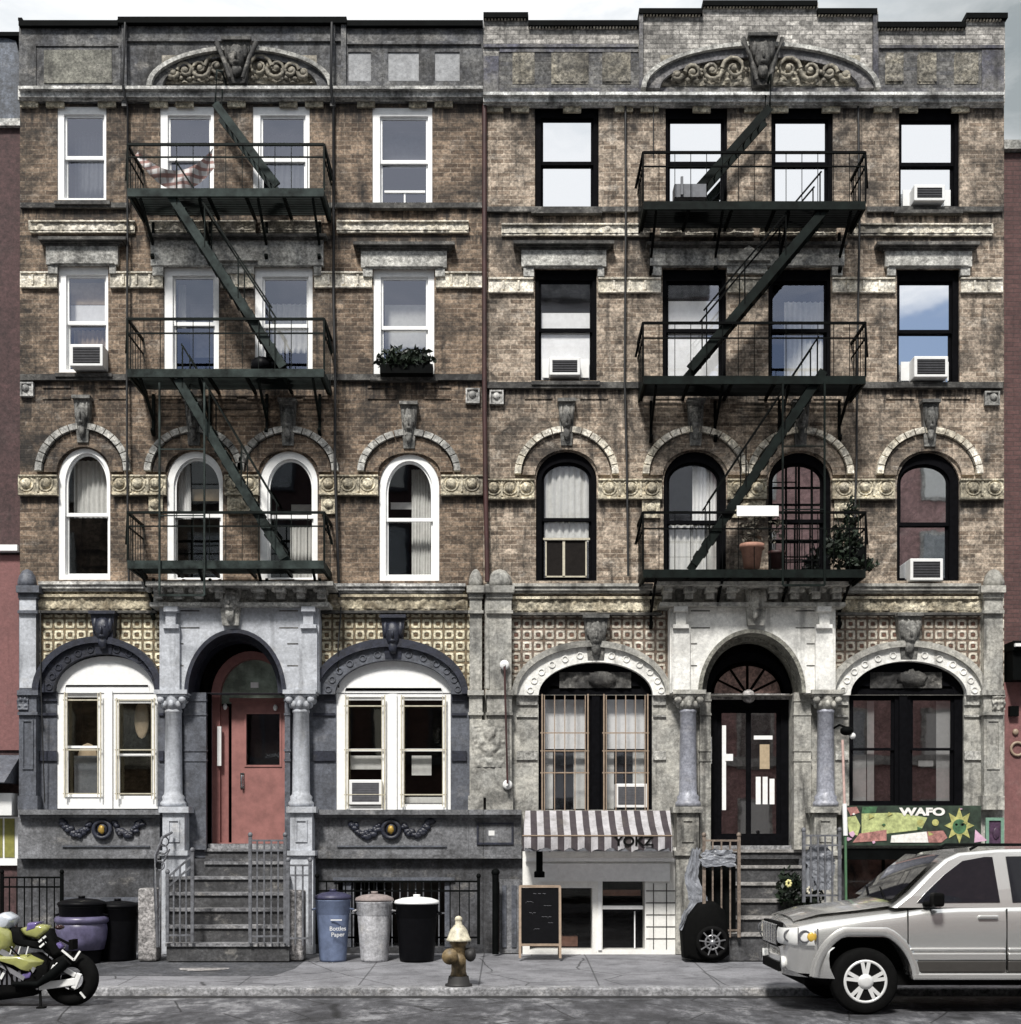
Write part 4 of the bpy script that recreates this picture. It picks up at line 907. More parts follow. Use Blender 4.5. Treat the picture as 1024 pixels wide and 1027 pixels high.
mb.build('shop_goods', plain('mixed_goods', (0.16,0.08,0.06), .6, var=.8, sc=4), BR)

# ================================================================== NEIGHBOURS
NL = thing('neighbour_building', (X(-60), 0, 0), 'dark red rendered house with a blue-grey mansard top at the left edge', 'building')
mb = MB(); mb.box(-16, X(19.6), .10, 12, 0, Z(124)); mb.build('wall', M['redwall'], NL)
mb = MB(); mb.box(-16, X(19.6), .06, .098, Z(752), Z(556)); mb.build('painted_wall', M['redpaint'], NL)
mb = MB(); mb.box(-16, X(18.5), -.06, .0995, Z(553), Z(547)); mb.build('string_course', M['white'], NL)
mb = MB(); mb.box(-16, X(19.6), .02, .0995, Z(125), Z(118)); mb.build('cornice', M['cornice'], NL)
mb = MB(); mb.prism([(-16,Z(117.9)),(X(19.4),Z(117.9)),(X(19.4),Z(60)),(X(14),Z(38)),(X(2),Z(34)),(-16,Z(34))], [], .08, 10); mb.build('mansard_roof', M['greyroof'], NL)
mb = MB(); mb.box(-16, X(19.6), .02, .4, Z(35), Z(31)); mb.build('coping', M['ironb'], NL)
mb = MB(); mb.add([(-16,.08,Z(757)),(X(19),.08,Z(757)),(X(16),-.5,Z(786)),(-16,-.5,Z(786)),(-16,.08,Z(786)),(X(16),.08,Z(786))],[(0,1,2,3),(1,5,2),(3,2,5,4)]); mb.build('metal_canopy', M['slate'], NL)
mb = MB(); mb.box(-16, X(17.5), -.25, .09, Z(818), Z(796)); mb.build('sign_box', M['acwhite'], NL)
mb = MB(); mb.box(-16, X(18), .03, .0995, Z(868), Z(819)); mb.build('shop_frame', M['white'], NL)
mb = MB(); mb.box(-16, X(2), .02, .0295, Z(860), Z(821)); mb.box(X(4), X(14), .02, .0295, Z(860), Z(821)); mb.build('olive_panel', plain('olive_board', (0.22,0.21,0.05), .6), NL)
NR = thing('neighbour_building', (X(1080), 0, 0), 'red brick house at the right edge with a painted red ground floor', 'building')
mb = MB(); mb.box(X(1007.4), 16, .10, 12, 0, Z(150)); mb.build('wall', M['brickN'], NR)
mb = MB(); mb.box(X(1007.4), 16, .04, .098, Z(870), Z(684)); mb.build('painted_wall', M['redpaint'], NR)
mb = MB(); mb.box(X(1009), 16, -.30, .0995, Z(684), Z(655)); mb.box(X(1008), 16, -.36, .0995, Z(654.9), Z(646)); mb.build('shop_cornice', M['ironb'], NR)
mb = MB(); mb.box(X(1008.5), 16, -.42, -.3605, Z(652), Z(649)); mb.build('cornice_trim', M['acwhite'], NR)
mb = MB(); mb.box(X(1007.4), 16, 0, .4, Z(149), Z(140)); mb.build('coping', M['lintel'], NR)
mb = MB(); mb.add([(X(1012),1.5,Z(150)),(16,1.5,Z(150)),(16,1.5,Z(95)),(X(1024),1.5,Z(112)),(X(1012),5,Z(150)),(16,5,Z(150)),(16,5,Z(95)),(X(1024),5,Z(112))],[(0,1,2,3),(4,7,6,5),(0,3,7,4),(3,2,6,7)]); mb.build('roof', M['greyroof'], NR)
mb = MB(); mb.pbox(1013,1022,708,718,.05,-.039); mb.build('vent', M['ironb'], NR)
mb = MB(); mb.torus((X(1021), .02, Z(751)), .10, .022, 'y', 20, 8); mb.blob((X(1019), .02, Z(734)), (.05,.03,.05), 8); mb.build('wall_emblem', M['tan'], NR)

# ================================================================== ACROSS THE STREET (seen in the panes)
def opposite(x0, x1, h, m, trim, wcol, label, rows, bays, y=-25.2):
    t = thing('facing_house', ((x0+x1)/2, y, RZ), label, 'building')
    MB().box(x0, x1, y-10, y, -0.1, h).build('wall', m, t)
    mb = MB(); mb.box(x0-.05, x1+.05, y+.01, y+.45, h-.7, h+.15); mb.build('cornice', trim, t)
    w = (x1-x0)/bays; proto = None
    for r in range(rows):
        zb = 1.2 + r*(h-1.6)/rows
        for b in range(bays):
            cx = x0 + w*(b+.5); f = MB().box(cx-.62, cx+.62, y+.01, y+.09, zb, zb+2.0).build('window', trim, t)
            MB().box(cx-.5, cx+.5, y+.091, y+.10, zb+.12, zb+1.88).build('pane', M['glassD'] if (r+b) % 3 else M['curtain'], f)
    mb = MB(); mb.box(x0, x1, y+.01, y+.2, 4.3, 4.6); mb.build('string_course', trim, t)
opposite(-24, -9, 16.5, M['brickL'], M['lintel'], None, 'brown brick house facing the tenements from across the street', 5, 6)
opposite(-8.8, -1.2, 17.0, M['redwall'], M['navy'], None, 'sooty brown house facing the tenements from across the street', 5, 4)
M['salmon'] = stone('salmon_painted_brick', (0.42,0.26,0.245), .8, 50.0, patch=.4, streak=.4, pale=.25)
opposite(-1.0, 6.6, 20.6, M['whitewall'], M['lintel'], None, 'white house facing the tenements from across the street', 5, 4)
opposite(6.8, 19, 16.6, M['salmon'], M['lintel'], None, 'salmon painted house facing the tenements from across the street', 5, 4)
opposite(19.2, 32, 14.0, M['brickR'], M['lintel'], None, 'buff brick house facing the tenements from across the street', 4, 5)
# ================================================================== FIRE ESCAPES
def Q(px, py, d): return Vector((X(px, d), -d, Z(py, d)))
def fire_escape(label, x0, x1, plats, stairs, goose, drop, im, fas):
    t = thing('fire_escape', (X((x0+x1)/2, .6), -.6, Z(plats[-1][0], 1)), label, 'fire escape', 'fire escapes on the front')
    D = .86
    for (yf, yr) in plats:
        zt = Z(yf, D); a, b = X(x0, D), X(x1, D)
        mb = MB()
        for i in range(13): y = -.08 - i*.059; mb.box(a+.04, b-.04, y-.022, y, zt-.035, zt-.005)
        for x in [a+.05+(b-a-.1)*k/5 for k in range(6)]: mb.box(x-.02, x+.02, -.82, 0.0, zt-.085, zt-.036)
        p = mb.build('platform', im, t)
        mb = MB(); mb.box(a, b, -D-.02, -D+.02, zt-.11, zt+.01); mb.box(a, a+.03, -D+.02, -.0, zt-.11, zt+.01); mb.box(b-.03, b, -D+.02, -.0, zt-.11, zt+.01); mb.build('fascia', fas, p)
        mb = MB(); zr = Z(yr, D)
        mb.bar((a,-D,zr),(b,-D,zr),.035); mb.bar((a,-D,zr),(a,0,zr),.035); mb.bar((b,-D,zr),(b,0,zr),.035)
        zm = zt+(zr-zt)*.72; mb.bar((a,-D,zm),(b,-D,zm),.02); mb.bar((a,-D,zm),(a,0,zm),.02); mb.bar((b,-D,zm),(b,0,zm),.02)
        n = int((b-a)/.23)
        for i in range(n+1): x = a+(b-a)*i/n; mb.bar((x,-D,zt),(x,-D,zr),.010 if i not in (0,n) else .026)
        for i in range(1, 6):
            for x in (a, b): mb.bar((x,-D*i/6,zt),(x,-D*i/6,zr),.010)
        for x, s in ((a,-1),(b,1)): mb.bar((x,-D,zr),(x+s*.09,-.62,zr-.42),.028)
        mb.build('railing', im, t)
        for k in (0.06, .36, .66, .94):
            x = a+(b-a)*k; mb = MB(); mb.bar((x,-.80,zt-.11),(x,0,zt-.52),.035,.045); mb.bar((x,-.05,zt-.1),(x,-.05,zt-.72),.04,.05); mb.bar((x,-.02,zt-.72),(x,-.14,zt-.66),.05); mb.build('bracket', im, t)
    for (ax, ay, bx, by, dn, df) in stairs:
        mb = MB(); n = 15
        for d in (dn, df):
            mb.bar(Q(ax, ay, dn) + Vector((0, dn-d, 0)), Q(bx, by, dn) + Vector((0, dn-d, 0)), .05, .125)
        P, R = Q(ax, ay, dn), Q(bx, by, dn)
        for i in range(1, n):
            c = P + (R-P)*i/n; mb.box(c.x-.09, c.x+.09, c.y, c.y+dn-df, c.z-.012, c.z+.012)
        st = mb.build('stair', fas, t)
        mb = MB(); up = Vector((0, 0, .62))
        for d in (dn+.02, df-.02):
            o = Vector((0, dn-d, 0)); mb.bar(P+o+up+(R-P)*.04, R+o+up-(R-P)*.1, .024)
            for k in (.05, .3, .6, .88): c = P+o+(R-P)*k; mb.bar(c, c+up, .018)
        mb.build('handrail', im, st)
    (ax, ay, bx, by) = goose
    mb = MB(); P, R = Q(ax, ay, .62), Q(bx, by, .62)
    for o in (0, .42): mb.bar(P+Vector((0,o,0)), R+Vector((0,o,0)), .05, .11)
    for i in range(1, 11): c = P+(R-P)*i/11; mb.bar(c, c+Vector((0,.42,0)), .02)
    zt = R.z
    for o in (0, .42): mb.tube([R+Vector((0,o,0)), R+Vector((.02,o,.5)), R+Vector((.05,o+.25,.62)), Vector((R.x+.05, .35, R.z+.55))], .018, 6)
    mb.build('roof_ladder', fas, t)
    (la, lb, ly0, ly1, ld) = drop
    mb = MB()
    for px in (la, lb): mb.bar(Q(px, ly0, ld), Q(px, ly1, ld), .028)
    mb.bar(Q(la, ly1, ld), Q(lb, ly1, ld), .03)
    for i in range(1, 3): y = ly0+(ly1-ly0)*i/3.2; mb.bar(Q(la, y, ld), Q(lb, y, ld), .016)
    mb.build('drop_ladder', fas, t)
    return t
fire_escape('green iron fire escape with stairs slanting down rightward on the white-framed brick half', 128, 325,
    [(190,145),(371,320),(563,514)], [(172,197,284,368,.80,.36),(178,380,285,560,.80,.36)], (278,186,216,104), (160,205,384,597,.92), M['iron'], M['ironlight'])
fire_escape('dark iron fire escape with stairs slanting down leftward on the black-framed brick half', 645, 868,
    [(203,153),(378,324),(572,514)], [(829,208,692,370,.80,.36),(826,372,696,566,.80,.36)], (690,200,772,108), (785,827,384,587,.92), M['ironb'], M['iron'])

# hammock slung on the top left platform
mb = MB(); n, m_ = 26, 9; vs = []; fs = []
for i in range(n+1):
    u = i/n; cx = 137+(214-137)*u; sag = 4*u*(1-u)
    for j in range(m_+1):
        v = j/m_; yy = (150-2*u) + sag*22 + v*(6+14*u+7*sag); vs.append(Q(cx+4*math.sin(v*5+u*3)*.3, yy, .70 - .10*v - .03*math.sin(u*14+v*3)))
for i in range(n):
    for j in range(m_): a = i*(m_+1)+j; fs.append((a, a+1, a+m_+2, a+m_+1))
mb.add(vs, fs, True)
def plaid():
    m, nt, b = newmat('striped_cotton'); b.inputs['Roughness'].default_value = .9
    sp = N(nt, 'ShaderNodeSeparateXYZ'); L(nt, pos(nt), sp.inputs[0]); 
    w = N(nt, 'ShaderNodeTexWave', wave_type='BANDS', bands_direction='Z'); w.inputs['Scale'].default_value = 3.0; w.inputs['Distortion'].default_value = 1.2; L(nt, pos(nt), w.inputs['Vector'])
    c = ramp(nt, w.outputs['Fac'], [(0.35, (0.82,0.79,0.77)), (0.6, (0.82,0.79,0.77)), (0.68, (0.46,0.28,0.25)), (1.0, (0.46,0.28,0.25))])
    w2 = N(nt, 'ShaderNodeTexWave', wave_type='BANDS', bands_direction='X'); w2.inputs['Scale'].default_value = 2.6; L(nt, pos(nt), w2.inputs['Vector'])
    c = mixc(nt, ramp(nt, w2.outputs['Fac'], [(0.7, 0.0), (0.8, .6)]), c, (0.33, 0.2, 0.18)); L(nt, c, b.inputs['Base Color']); return m
tag(mb.build('hammock', plaid()), 'striped red and white cloth slung along the top railing under the roof ladder', 'hammock')

# ---- potted plants, sign and clutter on the escapes
def leafball(mb, c, r, n, seed, sz=.07):
    rn = random.Random(seed)
    for k in range(n):
        q = Vector((rn.gauss(0,1), rn.gauss(0,1), rn.gauss(0,1))).normalized() * rn.uniform(.35, 1.0)
        p = Vector(c) + Vector((q.x*r[0], q.y*r[1], q.z*r[2])); a = Vector((rn.uniform(-1,1), rn.uniform(-1,1), rn.uniform(-1,1))).normalized(); b = a.cross(Vector((rn.uniform(-1,1), rn.uniform(-1,1), rn.uniform(-1,1)))).normalized(); s = sz*rn.uniform(.6,1.3)
        mb.add([p-a*s, p+b*s*.45, p+a*s, p-b*s*.45], [(0,1,2,3)])
    return mb
fb = thing('flower_box', (X(408), -.15, Z(376)), 'trough of dark trailing foliage on a fourth floor window sill', 'flower box')
MB().pbox(381,434,365,374,.28,.09).build('trough', M['ironb'], fb)
leafball(MB(), (X(408), -.2, Z(365)), (.50,.17,.19), 620, 3, .06).build('foliage', M['leaf'], fb)
pl = thing('potted_plant', Q(864, 570, .75), 'big dark bushy plant spilling over the right end of the lowest fire escape platform', 'potted plant', 'plants on the lowest right fire escape')
MB().lathe([(.13,0),(.18,.28),(.16,.28)], Q(857, 570, .6), 16).build('pot', M['ironb'], pl)
mb = MB(); leafball(mb, Q(846,548,.6), (.32,.26,.34), 620, 5, .06); leafball(mb, Q(853,520,.6), (.13,.15,.34), 170, 6, .05); leafball(mb, Q(864,566,.7), (.26,.2,.09), 220, 7, .06); mb.build('foliage', M['leaf'], pl)
mb = MB(); 
for a in ((845,560,838,512),(855,562,862,500),(858,560,848,520)): mb.tube([Q(a[0],a[1],.6), Q((a[0]+a[2])/2+2,(a[1]+a[3])/2,.65), Q(a[2],a[3],.7)], [.02,.012,.005], 6)
mb.build('stem', M['leaf'], pl)
def pot(px, py, d, r, label, m, seed, fol):
    t = thing('potted_plant', Q(px, py, d), label, 'potted plant', 'plants on the lowest right fire escape')
    MB().lathe([(r*.7,0),(r*.95,r*1.7),(r*1.1,r*1.7),(r*1.1,r*2.1),(r*.95,r*2.1),(r*.85,r*1.9)], Q(px, py, d), 20).build('pot', m, t)
    leafball(MB(), Q(px, py-36, d), (r*1.1,r*1.1,.34), fol, seed, .05).build('foliage', plain('dry_leaf', (0.10,0.09,0.07), .8, var=.5), t)
pot(754, 570, .7, .17, 'large terracotta pot with dry grey stems between the two black windows', M['terra'], 11, 140)
pot(779, 570, .6, .12, 'smaller dark red pot beside the larger terracotta pot', M['redpipe'], 12, 60)
mb = MB(); mb.pbox(739,781,507,517.5,.90,.885,.90); tag(mb.build('sign_board', M['white']), 'blank white board tied to the lowest railing of the dark fire escape', 'board')
mb = MB(); mb.blob(Q(262, 366, .6), (.16,.12,.12), 10, .5, 3, 2); mb.blob(Q(279, 366, .6), (.14,.1,.07), 10, .3, 3, 4); tag(mb.build('bundle', M['blackp']), 'dark bundle on the middle platform of the green fire escape', 'bundle')
mb = MB(); mb.pbox(676,708,186,199,.75,.5,.7); mb.pbox(682,684.5,180,198,.80,.76,.7); tag(mb.build('storage_box', plain('grey_box', (0.13,0.135,0.15), .6)), 'grey box on the top platform of the dark fire escape', 'box')

# ---- air conditioners
def ac(px0, px1, py0, py1, label, d=.28, dark=True, trim=None):
    t = thing('air_conditioner', (X((px0+px1)/2), -.1, Z(py1)), label, 'air conditioner', 'window air conditioners')
    MB().pbox(px0, px1, py0, py1, d, -.15).build('casing', M['acwhite'], t, bevel=.01)
    m = MB(); m.pbox(px0+3, px1-3, py0+3, py1-3, d+.004, d-.02)
    k = int((py1-py0-6)/1.6)
    g = m.build('backing', M['rubber'] if dark else M['acgrille'], t)
    m = MB()
    for i in range(k): y = py0+3+i*(py1-py0-6)/k; m.pbox(px0+3, px1-3, y, y+.5, d+.010, d+.0045)
    m.build('grille', M['acgrille'], t)
    return t
ac(70, 103, 345, 367, 'white air conditioner in the leftmost window under the grey lintel, by a beige blind')
ac(551, 582, 358, 376, 'white air conditioner in the black window one storey above the half-open arched window', .15)
ac(917, 948, 185, 201, 'white air conditioner in the top floor window at the right end', .18)
ac(917, 951, 357, 378, 'white air conditioner under the fourth floor lintel at the right end', .2)
ac(913, 946, 560, 582, 'white-rimmed air conditioner in the arched window at the right end', .15)
ac(350, 383, 782, 807, 'white air conditioner behind the bars of the white double window', .05, False)
ac(617, 649, 786, 810, 'grey air conditioner behind the bars above the striped awning', .02, False)
for a, b, c, d_ in ((543,551,356,378),(582,592,356,378)): pass
for k_, a, b, y0, y1 in ((('R4',0),544,550.5,358,377),(('R4',0),582.5,591,358,377),(('R4',3),905,916.5,361,380),(('R4',3),951.5,953,361,380),(('R5',3),907,916.5,188,204),(('R5',3),948.5,955,188,204)):
    MB().pbox(a, b, y0, y1, -.08, -.10).build('filler_panel', M['acwhite'], frac[k_])

# ---- cables and pipes on the front
def cable(pts, r, label, m=None, name='cable', cat='cable', group='cables running down the front'):
    mb = MB(); mb.tube([Vector((X(a), -d, Z(b))) for a, b, d in pts], r, 6); o = mb.build(name, m or M['cable']); tag(o, label, cat, group); return o
cable([(128,28,.14),(128,96,.26),(129,110,.05),(130,240,.12),(129,380,.1),(130,470,.14),(131,585,.1)], .018, 'black cable along the left end of the green fire escape')
cable([(334,28,.14),(334,96,.26),(335,110,.05),(335,300,.06),(337,380,.1),(337,470,.14),(341,600,.1)], .022, 'black cable along the right end of the green fire escape')
cable([(343,610,.1),(341,650,.24),(340,690,.05)], .012, 'thin cable crossing the ochre tiles beside the navy arch')
cable([(627,108,.05),(627,230,.12),(626,380,.09),(628,470,.12),(629,580,.2)], .018, 'black cable left of the dark fire escape')
cable([(860,108,.05),(860,230,.12),(858,380,.09),(857,470,.12),(852,580,.2)], .018, 'black cable right of the dark fire escape')
cable([(655,108,.05),(655,160,.04)], .008, 'short cable beside the ladder top on the dark fire escape')
cable([(486,106,.06),(486,240,.09),(486,390,.11),(487,480,.12),(489,585,.12)], .038, 'rusty red drain pipe on the seam between the two halves', M['redpipe'], 'drain_pipe', 'drain pipe', None)
cable([(489,588,.13),(489,692,.16)], .045, 'grey lower length of pipe on the pale pier', M['stoneR'], 'drain_pipe', 'drain pipe', None)
cable([(45,615,.20),(46,693,.22),(47,805,.10)], .010, 'thin cable at the left pier beside the navy arch')
# banner pole bracket pair
t = thing('banner_bracket', (X(507), -.2, Z(787)), 'slim red rod held by two round white mounts on the pale pier', 'bracket')
MB().tube([Q(506,668,.36), Q(509,786,.36)], .016, 8).build('rod', M['redpipe'], t)
for px, py in ((506,667),(509,787)):
    mb = MB(); mb.lathe([(.075,0),(.075,-.03),(.05,-.05)], (X(px,.22), -.22, Z(py,.22)), 16, 'y'); mb.tube([Q(px,py,.26), Q(px-1,py,.38)], .022, 8); mb.build('mount', M['acwhite'], t)
# wall lamp and small flag by the right window
t = thing('wall_lamp', (X(843), -.2, Z(745)), 'black globe lamp on a bracket beside the right column', 'lamp')
mb = MB(); mb.blob(Q(849,733,.5), (.10,.10,.07), 14); mb.tube([Q(835,731,.2), Q(842,727,.4), Q(849,730,.5)], .018, 8); mb.build('lamp_head', M['ironb'], t)
MB().blob(Q(855,738,.5), (.05,.05,.05), 12).build('lamp_glass', M['acwhite'], t)
t = thing('sign_post', Q(849,898,1.0), 'slim post, white above and green below, standing before the mural board', 'post')
MB().tube([Q(849,955,1.0), Q(848,838,1.0)], .02, 8).build('lower_post', plain('green_paint', (0.08,0.17,0.09), .5), t)
MB().tube([Q(848,838,1.0), Q(847,806,1.0)], .035, 8).build('post_sleeve', M['white'], t)
MB().tube([Q(847,806,1.0), Q(845,742,1.0)], .02, 8).build('upper_post', plain('pink_paint', (0.55,0.38,0.34), .5), t)

# ================================================================== STOOPS
M['tread'] = stone('worn_tread_stone', (0.26,0.26,0.27), .7, 61.0, c2=(0.15,0.15,0.16), patch=.4, streak=.1, pale=.5)
def stoop(label, x0, x1, xt0, xt1, ys, d0, d1, m, mt, cheeks):
    t = thing('stoop', (X((x0+x1)/2), -.8, 0), label, 'stoop', 'stoops up to the doors')
    n = len(ys)
    for i, y in enumerate(ys):
        d = d0 + (d1-d0)*i/(n-1); dn = -.30; z = Z(y, d)
        a, b = (x0, x1) if i < n-2 else (xt0, xt1)
        zb = 0.0 if i == 0 else Z(ys[i-1], d0+(d1-d0)*(i-1)/(n-1)) - .0
        xa, xb = X(a, d), X(b, d)
        mb = MB(); mb.box(xa, xb, -d, .55 if i >= n-2 else .01, zb+.001, z-.045); st_ = mb.build('step', m, t)
        MB().box(xa-.01, xb+.01, -d-.035, .55 if i >= n-2 else .01, z-.044, z).build('tread', mt, st_)
    return t
stoop('dark worn stone stoop up to the faded red door', 167, 290, 206, 290, [946,928,911,895,879,864,851], 1.55, 0.02, M['step'], M['tread'], None)
stoop('paler stone stoop up to the black glazed door', 712, 805, 706, 806, [936,919,902,885,868,852], 1.45, 0.02, M['step'], M['stepR'], None)
def railing(label, x0, x1, y0, y1, d, n, slope=0, m=None, legs=1, side=None, w=.022, cat='railing', name='stair_railing', group='iron railings along the pavement', depthrun=0):
    """upright iron railing; top at y0 (+slope), foot at y1; the run may recede by depthrun"""
    t = thing(name, Q((x0+x1)/2, y1, d), label, cat, group)
    m = m or M['fence']; zb = Z(y1, d)
    def pt(u, z): return Vector((X(x0+(x1-x0)*u, d), -d + depthrun*u, z))
    zt0, zt1 = Z(y0, d), Z(y0+slope, d)
    for za, zb_ in ((zt0, zt1), (zt0-.14, zt1-.14), (zb+.10, zb+.10)): MB().bar(pt(0, za), pt(1, zb_), .027).build('rail', m, t)
    for i in range(n+1):
        u = i/n; zt = zt0+(zt1-zt0)*u; k = .045 if i in (0, n) else w
        mb = MB(); mb.bar(pt(u, zb), pt(u, zt+(.05 if i in (0, n) else 0)), k)
        if i in (0, n): mb.blob(pt(u, zt+.08), (.035,.035,.04), 8)
        mb.build('baluster', m, t)
    return t
railing('grey iron gate of upright bars before the right side of the red door steps', 251, 286, 843, 946, 1.62, 5)
railing('low grey iron railing with slanted top left of the red door steps', 168, 193, 880, 945, 1.62, 4, -22)
railing('worn grey railing in front of the granite block right of the red door steps', 289, 311, 868, 948, 1.70, 3)
railing('tall thin railing before the left side of the black door steps', 706, 741, 843, 940, 1.55, 4, 0, plain('rusty_tan_railing', (0.16,0.125,0.10), .6, var=.5))
railing('pale rusty railing at the foot of the pedestal right of the black door', 806, 842, 838, 905, 1.50, 5, 0, M['fence'])
railing('black area railing in front of the basement windows behind the bins', 318, 480, 884, 947, .95, 17, 0, M['ironb'], w=.016, name='area_railing')
railing('black area railing beside the left doorway and motorcycle', 2, 62, 880, 950, .95, 8, 0, M['ironb'], w=.016, name='area_railing')
# curled scroll at the stoop sides
t = thing('stair_scroll', Q(157, 905, 1.1), 'curled wrought iron handrail climbing beside the left pedestal', 'handrail')
mb = MB(); mb.tube([Q(158,950,1.5), Q(155,880,1.5), Q(156,858,1.3), Q(163,840,.9), Q(172,835,.5)], .022, 8); mb.tube([Q(160,950,1.5), Q(160,882,1.5), Q(163,866,1.2), Q(170,852,.8)], .014, 6)
for k in range(4): mb.torus(Q(160+k*1.5, 868-k*8, 1.3-.2*k), .07, .010, 'y', 16, 6)
mb.build('scroll_rail', M['fence'], t)
for a, b, y0, y1, d, lab in ((138,157,891,958,1.5,'pale speckled granite post beside the black bins'), (286,304,893,951,1.45,'speckled granite post right of the red door steps')):
    mb = MB(); mb.box(X(a,d), X(b,d), -d, -d+.30, 0, Z(y0,d)); tag(mb.build('granite_post', M['granite'], bevel=.03), lab, 'post', 'granite posts by the red door steps')
mb = MB(); mb.tube([Q(497,957,.6), Q(497,876,.6)], .05, 12); mb.blob(Q(497,875,.6), (.065,.065,.06), 12); tag(mb.build('standpipe', M['ironb']), 'black capped pipe standing by the basement door', 'pipe')
t = thing('door_leaf', Q(512, 955, .3), 'worn grey basement door leaf between the black pipe and the chalkboard', 'door')
mb = MB(); mb.pbox(501,521,882,956,.28,.20,.3); mb.build('panel', M['baseg'], t)
mb = MB(); mb.pbox(503.5,508,888,950,.30,.281,.3); mb.pbox(513,518,888,950,.30,.281,.3); mb.build('stile', M['slate'], t)

# ================================================================== SHOP THINGS
def awnmat():
    m, nt, b = newmat('striped_awning_canvas'); b.inputs['Roughness'].default_value = .85
    sp = N(nt, 'ShaderNodeSeparateXYZ'); tc = N(nt, 'ShaderNodeTexCoord'); L(nt, tc.outputs['Object'], sp.inputs[0])
    a = N(nt, 'ShaderNodeMath', operation='DIVIDE'); L(nt, sp.outputs[0], a.inputs[0]); a.inputs[1].default_value = .1965
    f = N(nt, 'ShaderNodeMath', operation='FRACT'); L(nt, a.outputs[0], f.inputs[0])
    c = ramp(nt, f.outputs[0], [(0.0, (0.66,0.64,0.66)), (0.50, (0.66,0.64,0.66)), (0.52, (0.085,0.07,0.078)), (1.0, (0.085,0.07,0.078))])
    c = mixc(nt, 1.0, c, ramp(nt, noi(nt, tc.outputs['Object'], 5, 6, .7), [(.35,.75),(.65,1.12)]), 'MULTIPLY'); c = mixc(nt, ramp(nt, noi(nt, pos(nt, (3,3,.9)), 1.5, 7, .7), [(.5,0.0),(.68,.5)]), c, (.16,.14,.12)); L(nt, c, b.inputs['Base Color']); bump(nt, b, noi(nt, tc.outputs['Object'], 9, 4, .6), .5, .03)
    tl = N(nt, 'ShaderNodeBsdfTranslucent'); L(nt, c, tl.inputs[0]); mx = N(nt, 'ShaderNodeMixShader'); mx.inputs[0].default_value = .4; L(nt, b.outputs[0], mx.inputs[1]); L(nt, tl.outputs[0], mx.inputs[2]); L(nt, mx.outputs[0], nt.nodes['Material Output'].inputs[0]); return m
aw = thing('awning', (X(525), -.3, Z(850)), 'brown and white striped shop awning with a scalloped edge', 'awning')
am = awnmat(); D1 = 1.05
zt, zm = Z(813, .3), Z(838, D1); zb = Z(850, D1); xa0, xa1 = X(527,.3), X(672,.3); xb0, xb1 = X(524,D1), X(674,D1)
mb = MB(); n = 44; vs = []; fs = []
for i in range(n+1):
    u = i/n; sc = abs(math.sin(PI*u*11)); xt = xa0+(xa1-xa0)*u; xb = xb0+(xb1-xb0)*u
    vs += [(xt,-.3,zt), (xb*.5+xt*.5,-.3-(D1-.3)*.5,(zt+zm)/2-.03-.018*abs(math.sin(PI*u*4))), (xb,-D1,zm), (xb,-D1-.006,zm-.03), (xb,-D1-.002+.018*math.sin(u*47+1.2*math.sin(u*19)),zb-.03+.09*sc*.5-.03+.012*math.sin(u*23))]
for i in range(n):
    for j in range(4): a = i*5+j; fs.append((a,a+1,a+6,a+5))
mb.add(vs, fs, True)
mb.add([(xa0,-.3,zt),(xb0,-D1,zm),(xb0,-D1,zb),(xa0,-.3,zb)],[(0,1,2,3)]); mb.add([(xa1,-.3,zt),(xb1,-D1,zm),(xb1,-D1,zb),(xa1,-.3,zb)],[(0,3,2,1)])
o = mb.build('canopy', am, aw)
mb = MB(); mb.bar((xb0,-D1+.03,zb-.03),(xb1,-D1+.03,zb-.03),.04,.05); mb.bar((xb0,-D1+.02,zb),(xa0,-.3,zb),.03); mb.bar((xb1,-D1+.02,zb),(xa1,-.3,zb),.03); mb.bar((xa0,-.31,zb-.02),(xa1,-.31,zb-.02),.05); mb.build('awning_frame', M['fence'], aw)
MB().bar((xb0,-D1-.01,zm),(xb1,-D1-.01,zm),.012,.018).build('trim_band', M['tan'], aw)
text('lettering', 'YOKZ', .19, ((X(635.5,D1)), -D1-.02, (zm+zb)/2+.0), M['rubber'], aw, ext=.002, sx=1.1, bold=.006)
mb = MB(); mb.tube([Q(541,851,.6), Q(541,874,.6)], .05, 10); mb.lathe([(.08,0),(.08,.08),(.05,.10)], Q(541,880,.6), 14); tag(mb.build('shop_lamp', M['ironb']), 'black tubular lamp hanging under the left end of the striped awning', 'lamp')
cb = thing('chalkboard', Q(543, 957, 1.3), 'tan framed chalkboard sandwich sign leaning outside the white shop', 'chalkboard')
d = 1.25; zt, zb = Z(889, d), 0.03
mb = MB()
def cbp(x, z, k): return Vector((X(x, d), -d - .12*(1-(z-zb)/(zt-zb)) - k, z))
for s in (0, 1):
    y = (lambda z: -d - .14*(1-(z-zb)/(zt-zb))) if s == 0 else (lambda z: -d + .05 + .3*(1-(z-zb)/(zt-zb)))
    for px in (521.5, 561.5): mb.bar((X(px,d), y(zb), zb), (X(px,d), y(zt), zt), .035)
    mb.bar((X(521,d), y(zt), zt), (X(562,d), y(zt), zt), .035)
    z2 = Z(947, d); mb.bar((X(521,d), y(z2), z2), (X(562,d), y(z2), z2), .035)
mb.build('frame', M['tan'], cb)
z2 = Z(946, d); y0 = -d-.14*(1-(z2-zb)/(zt-zb)); mb = MB(); mb.add([(X(523,d),y0,z2),(X(560,d),y0,z2),(X(560,d),-d,zt-.02),(X(523,d),-d,zt-.02)],[(0,1,2,3)]); mb.build('board', M['blackp'], cb)
tilt = math.atan2(.14, zt-zb)
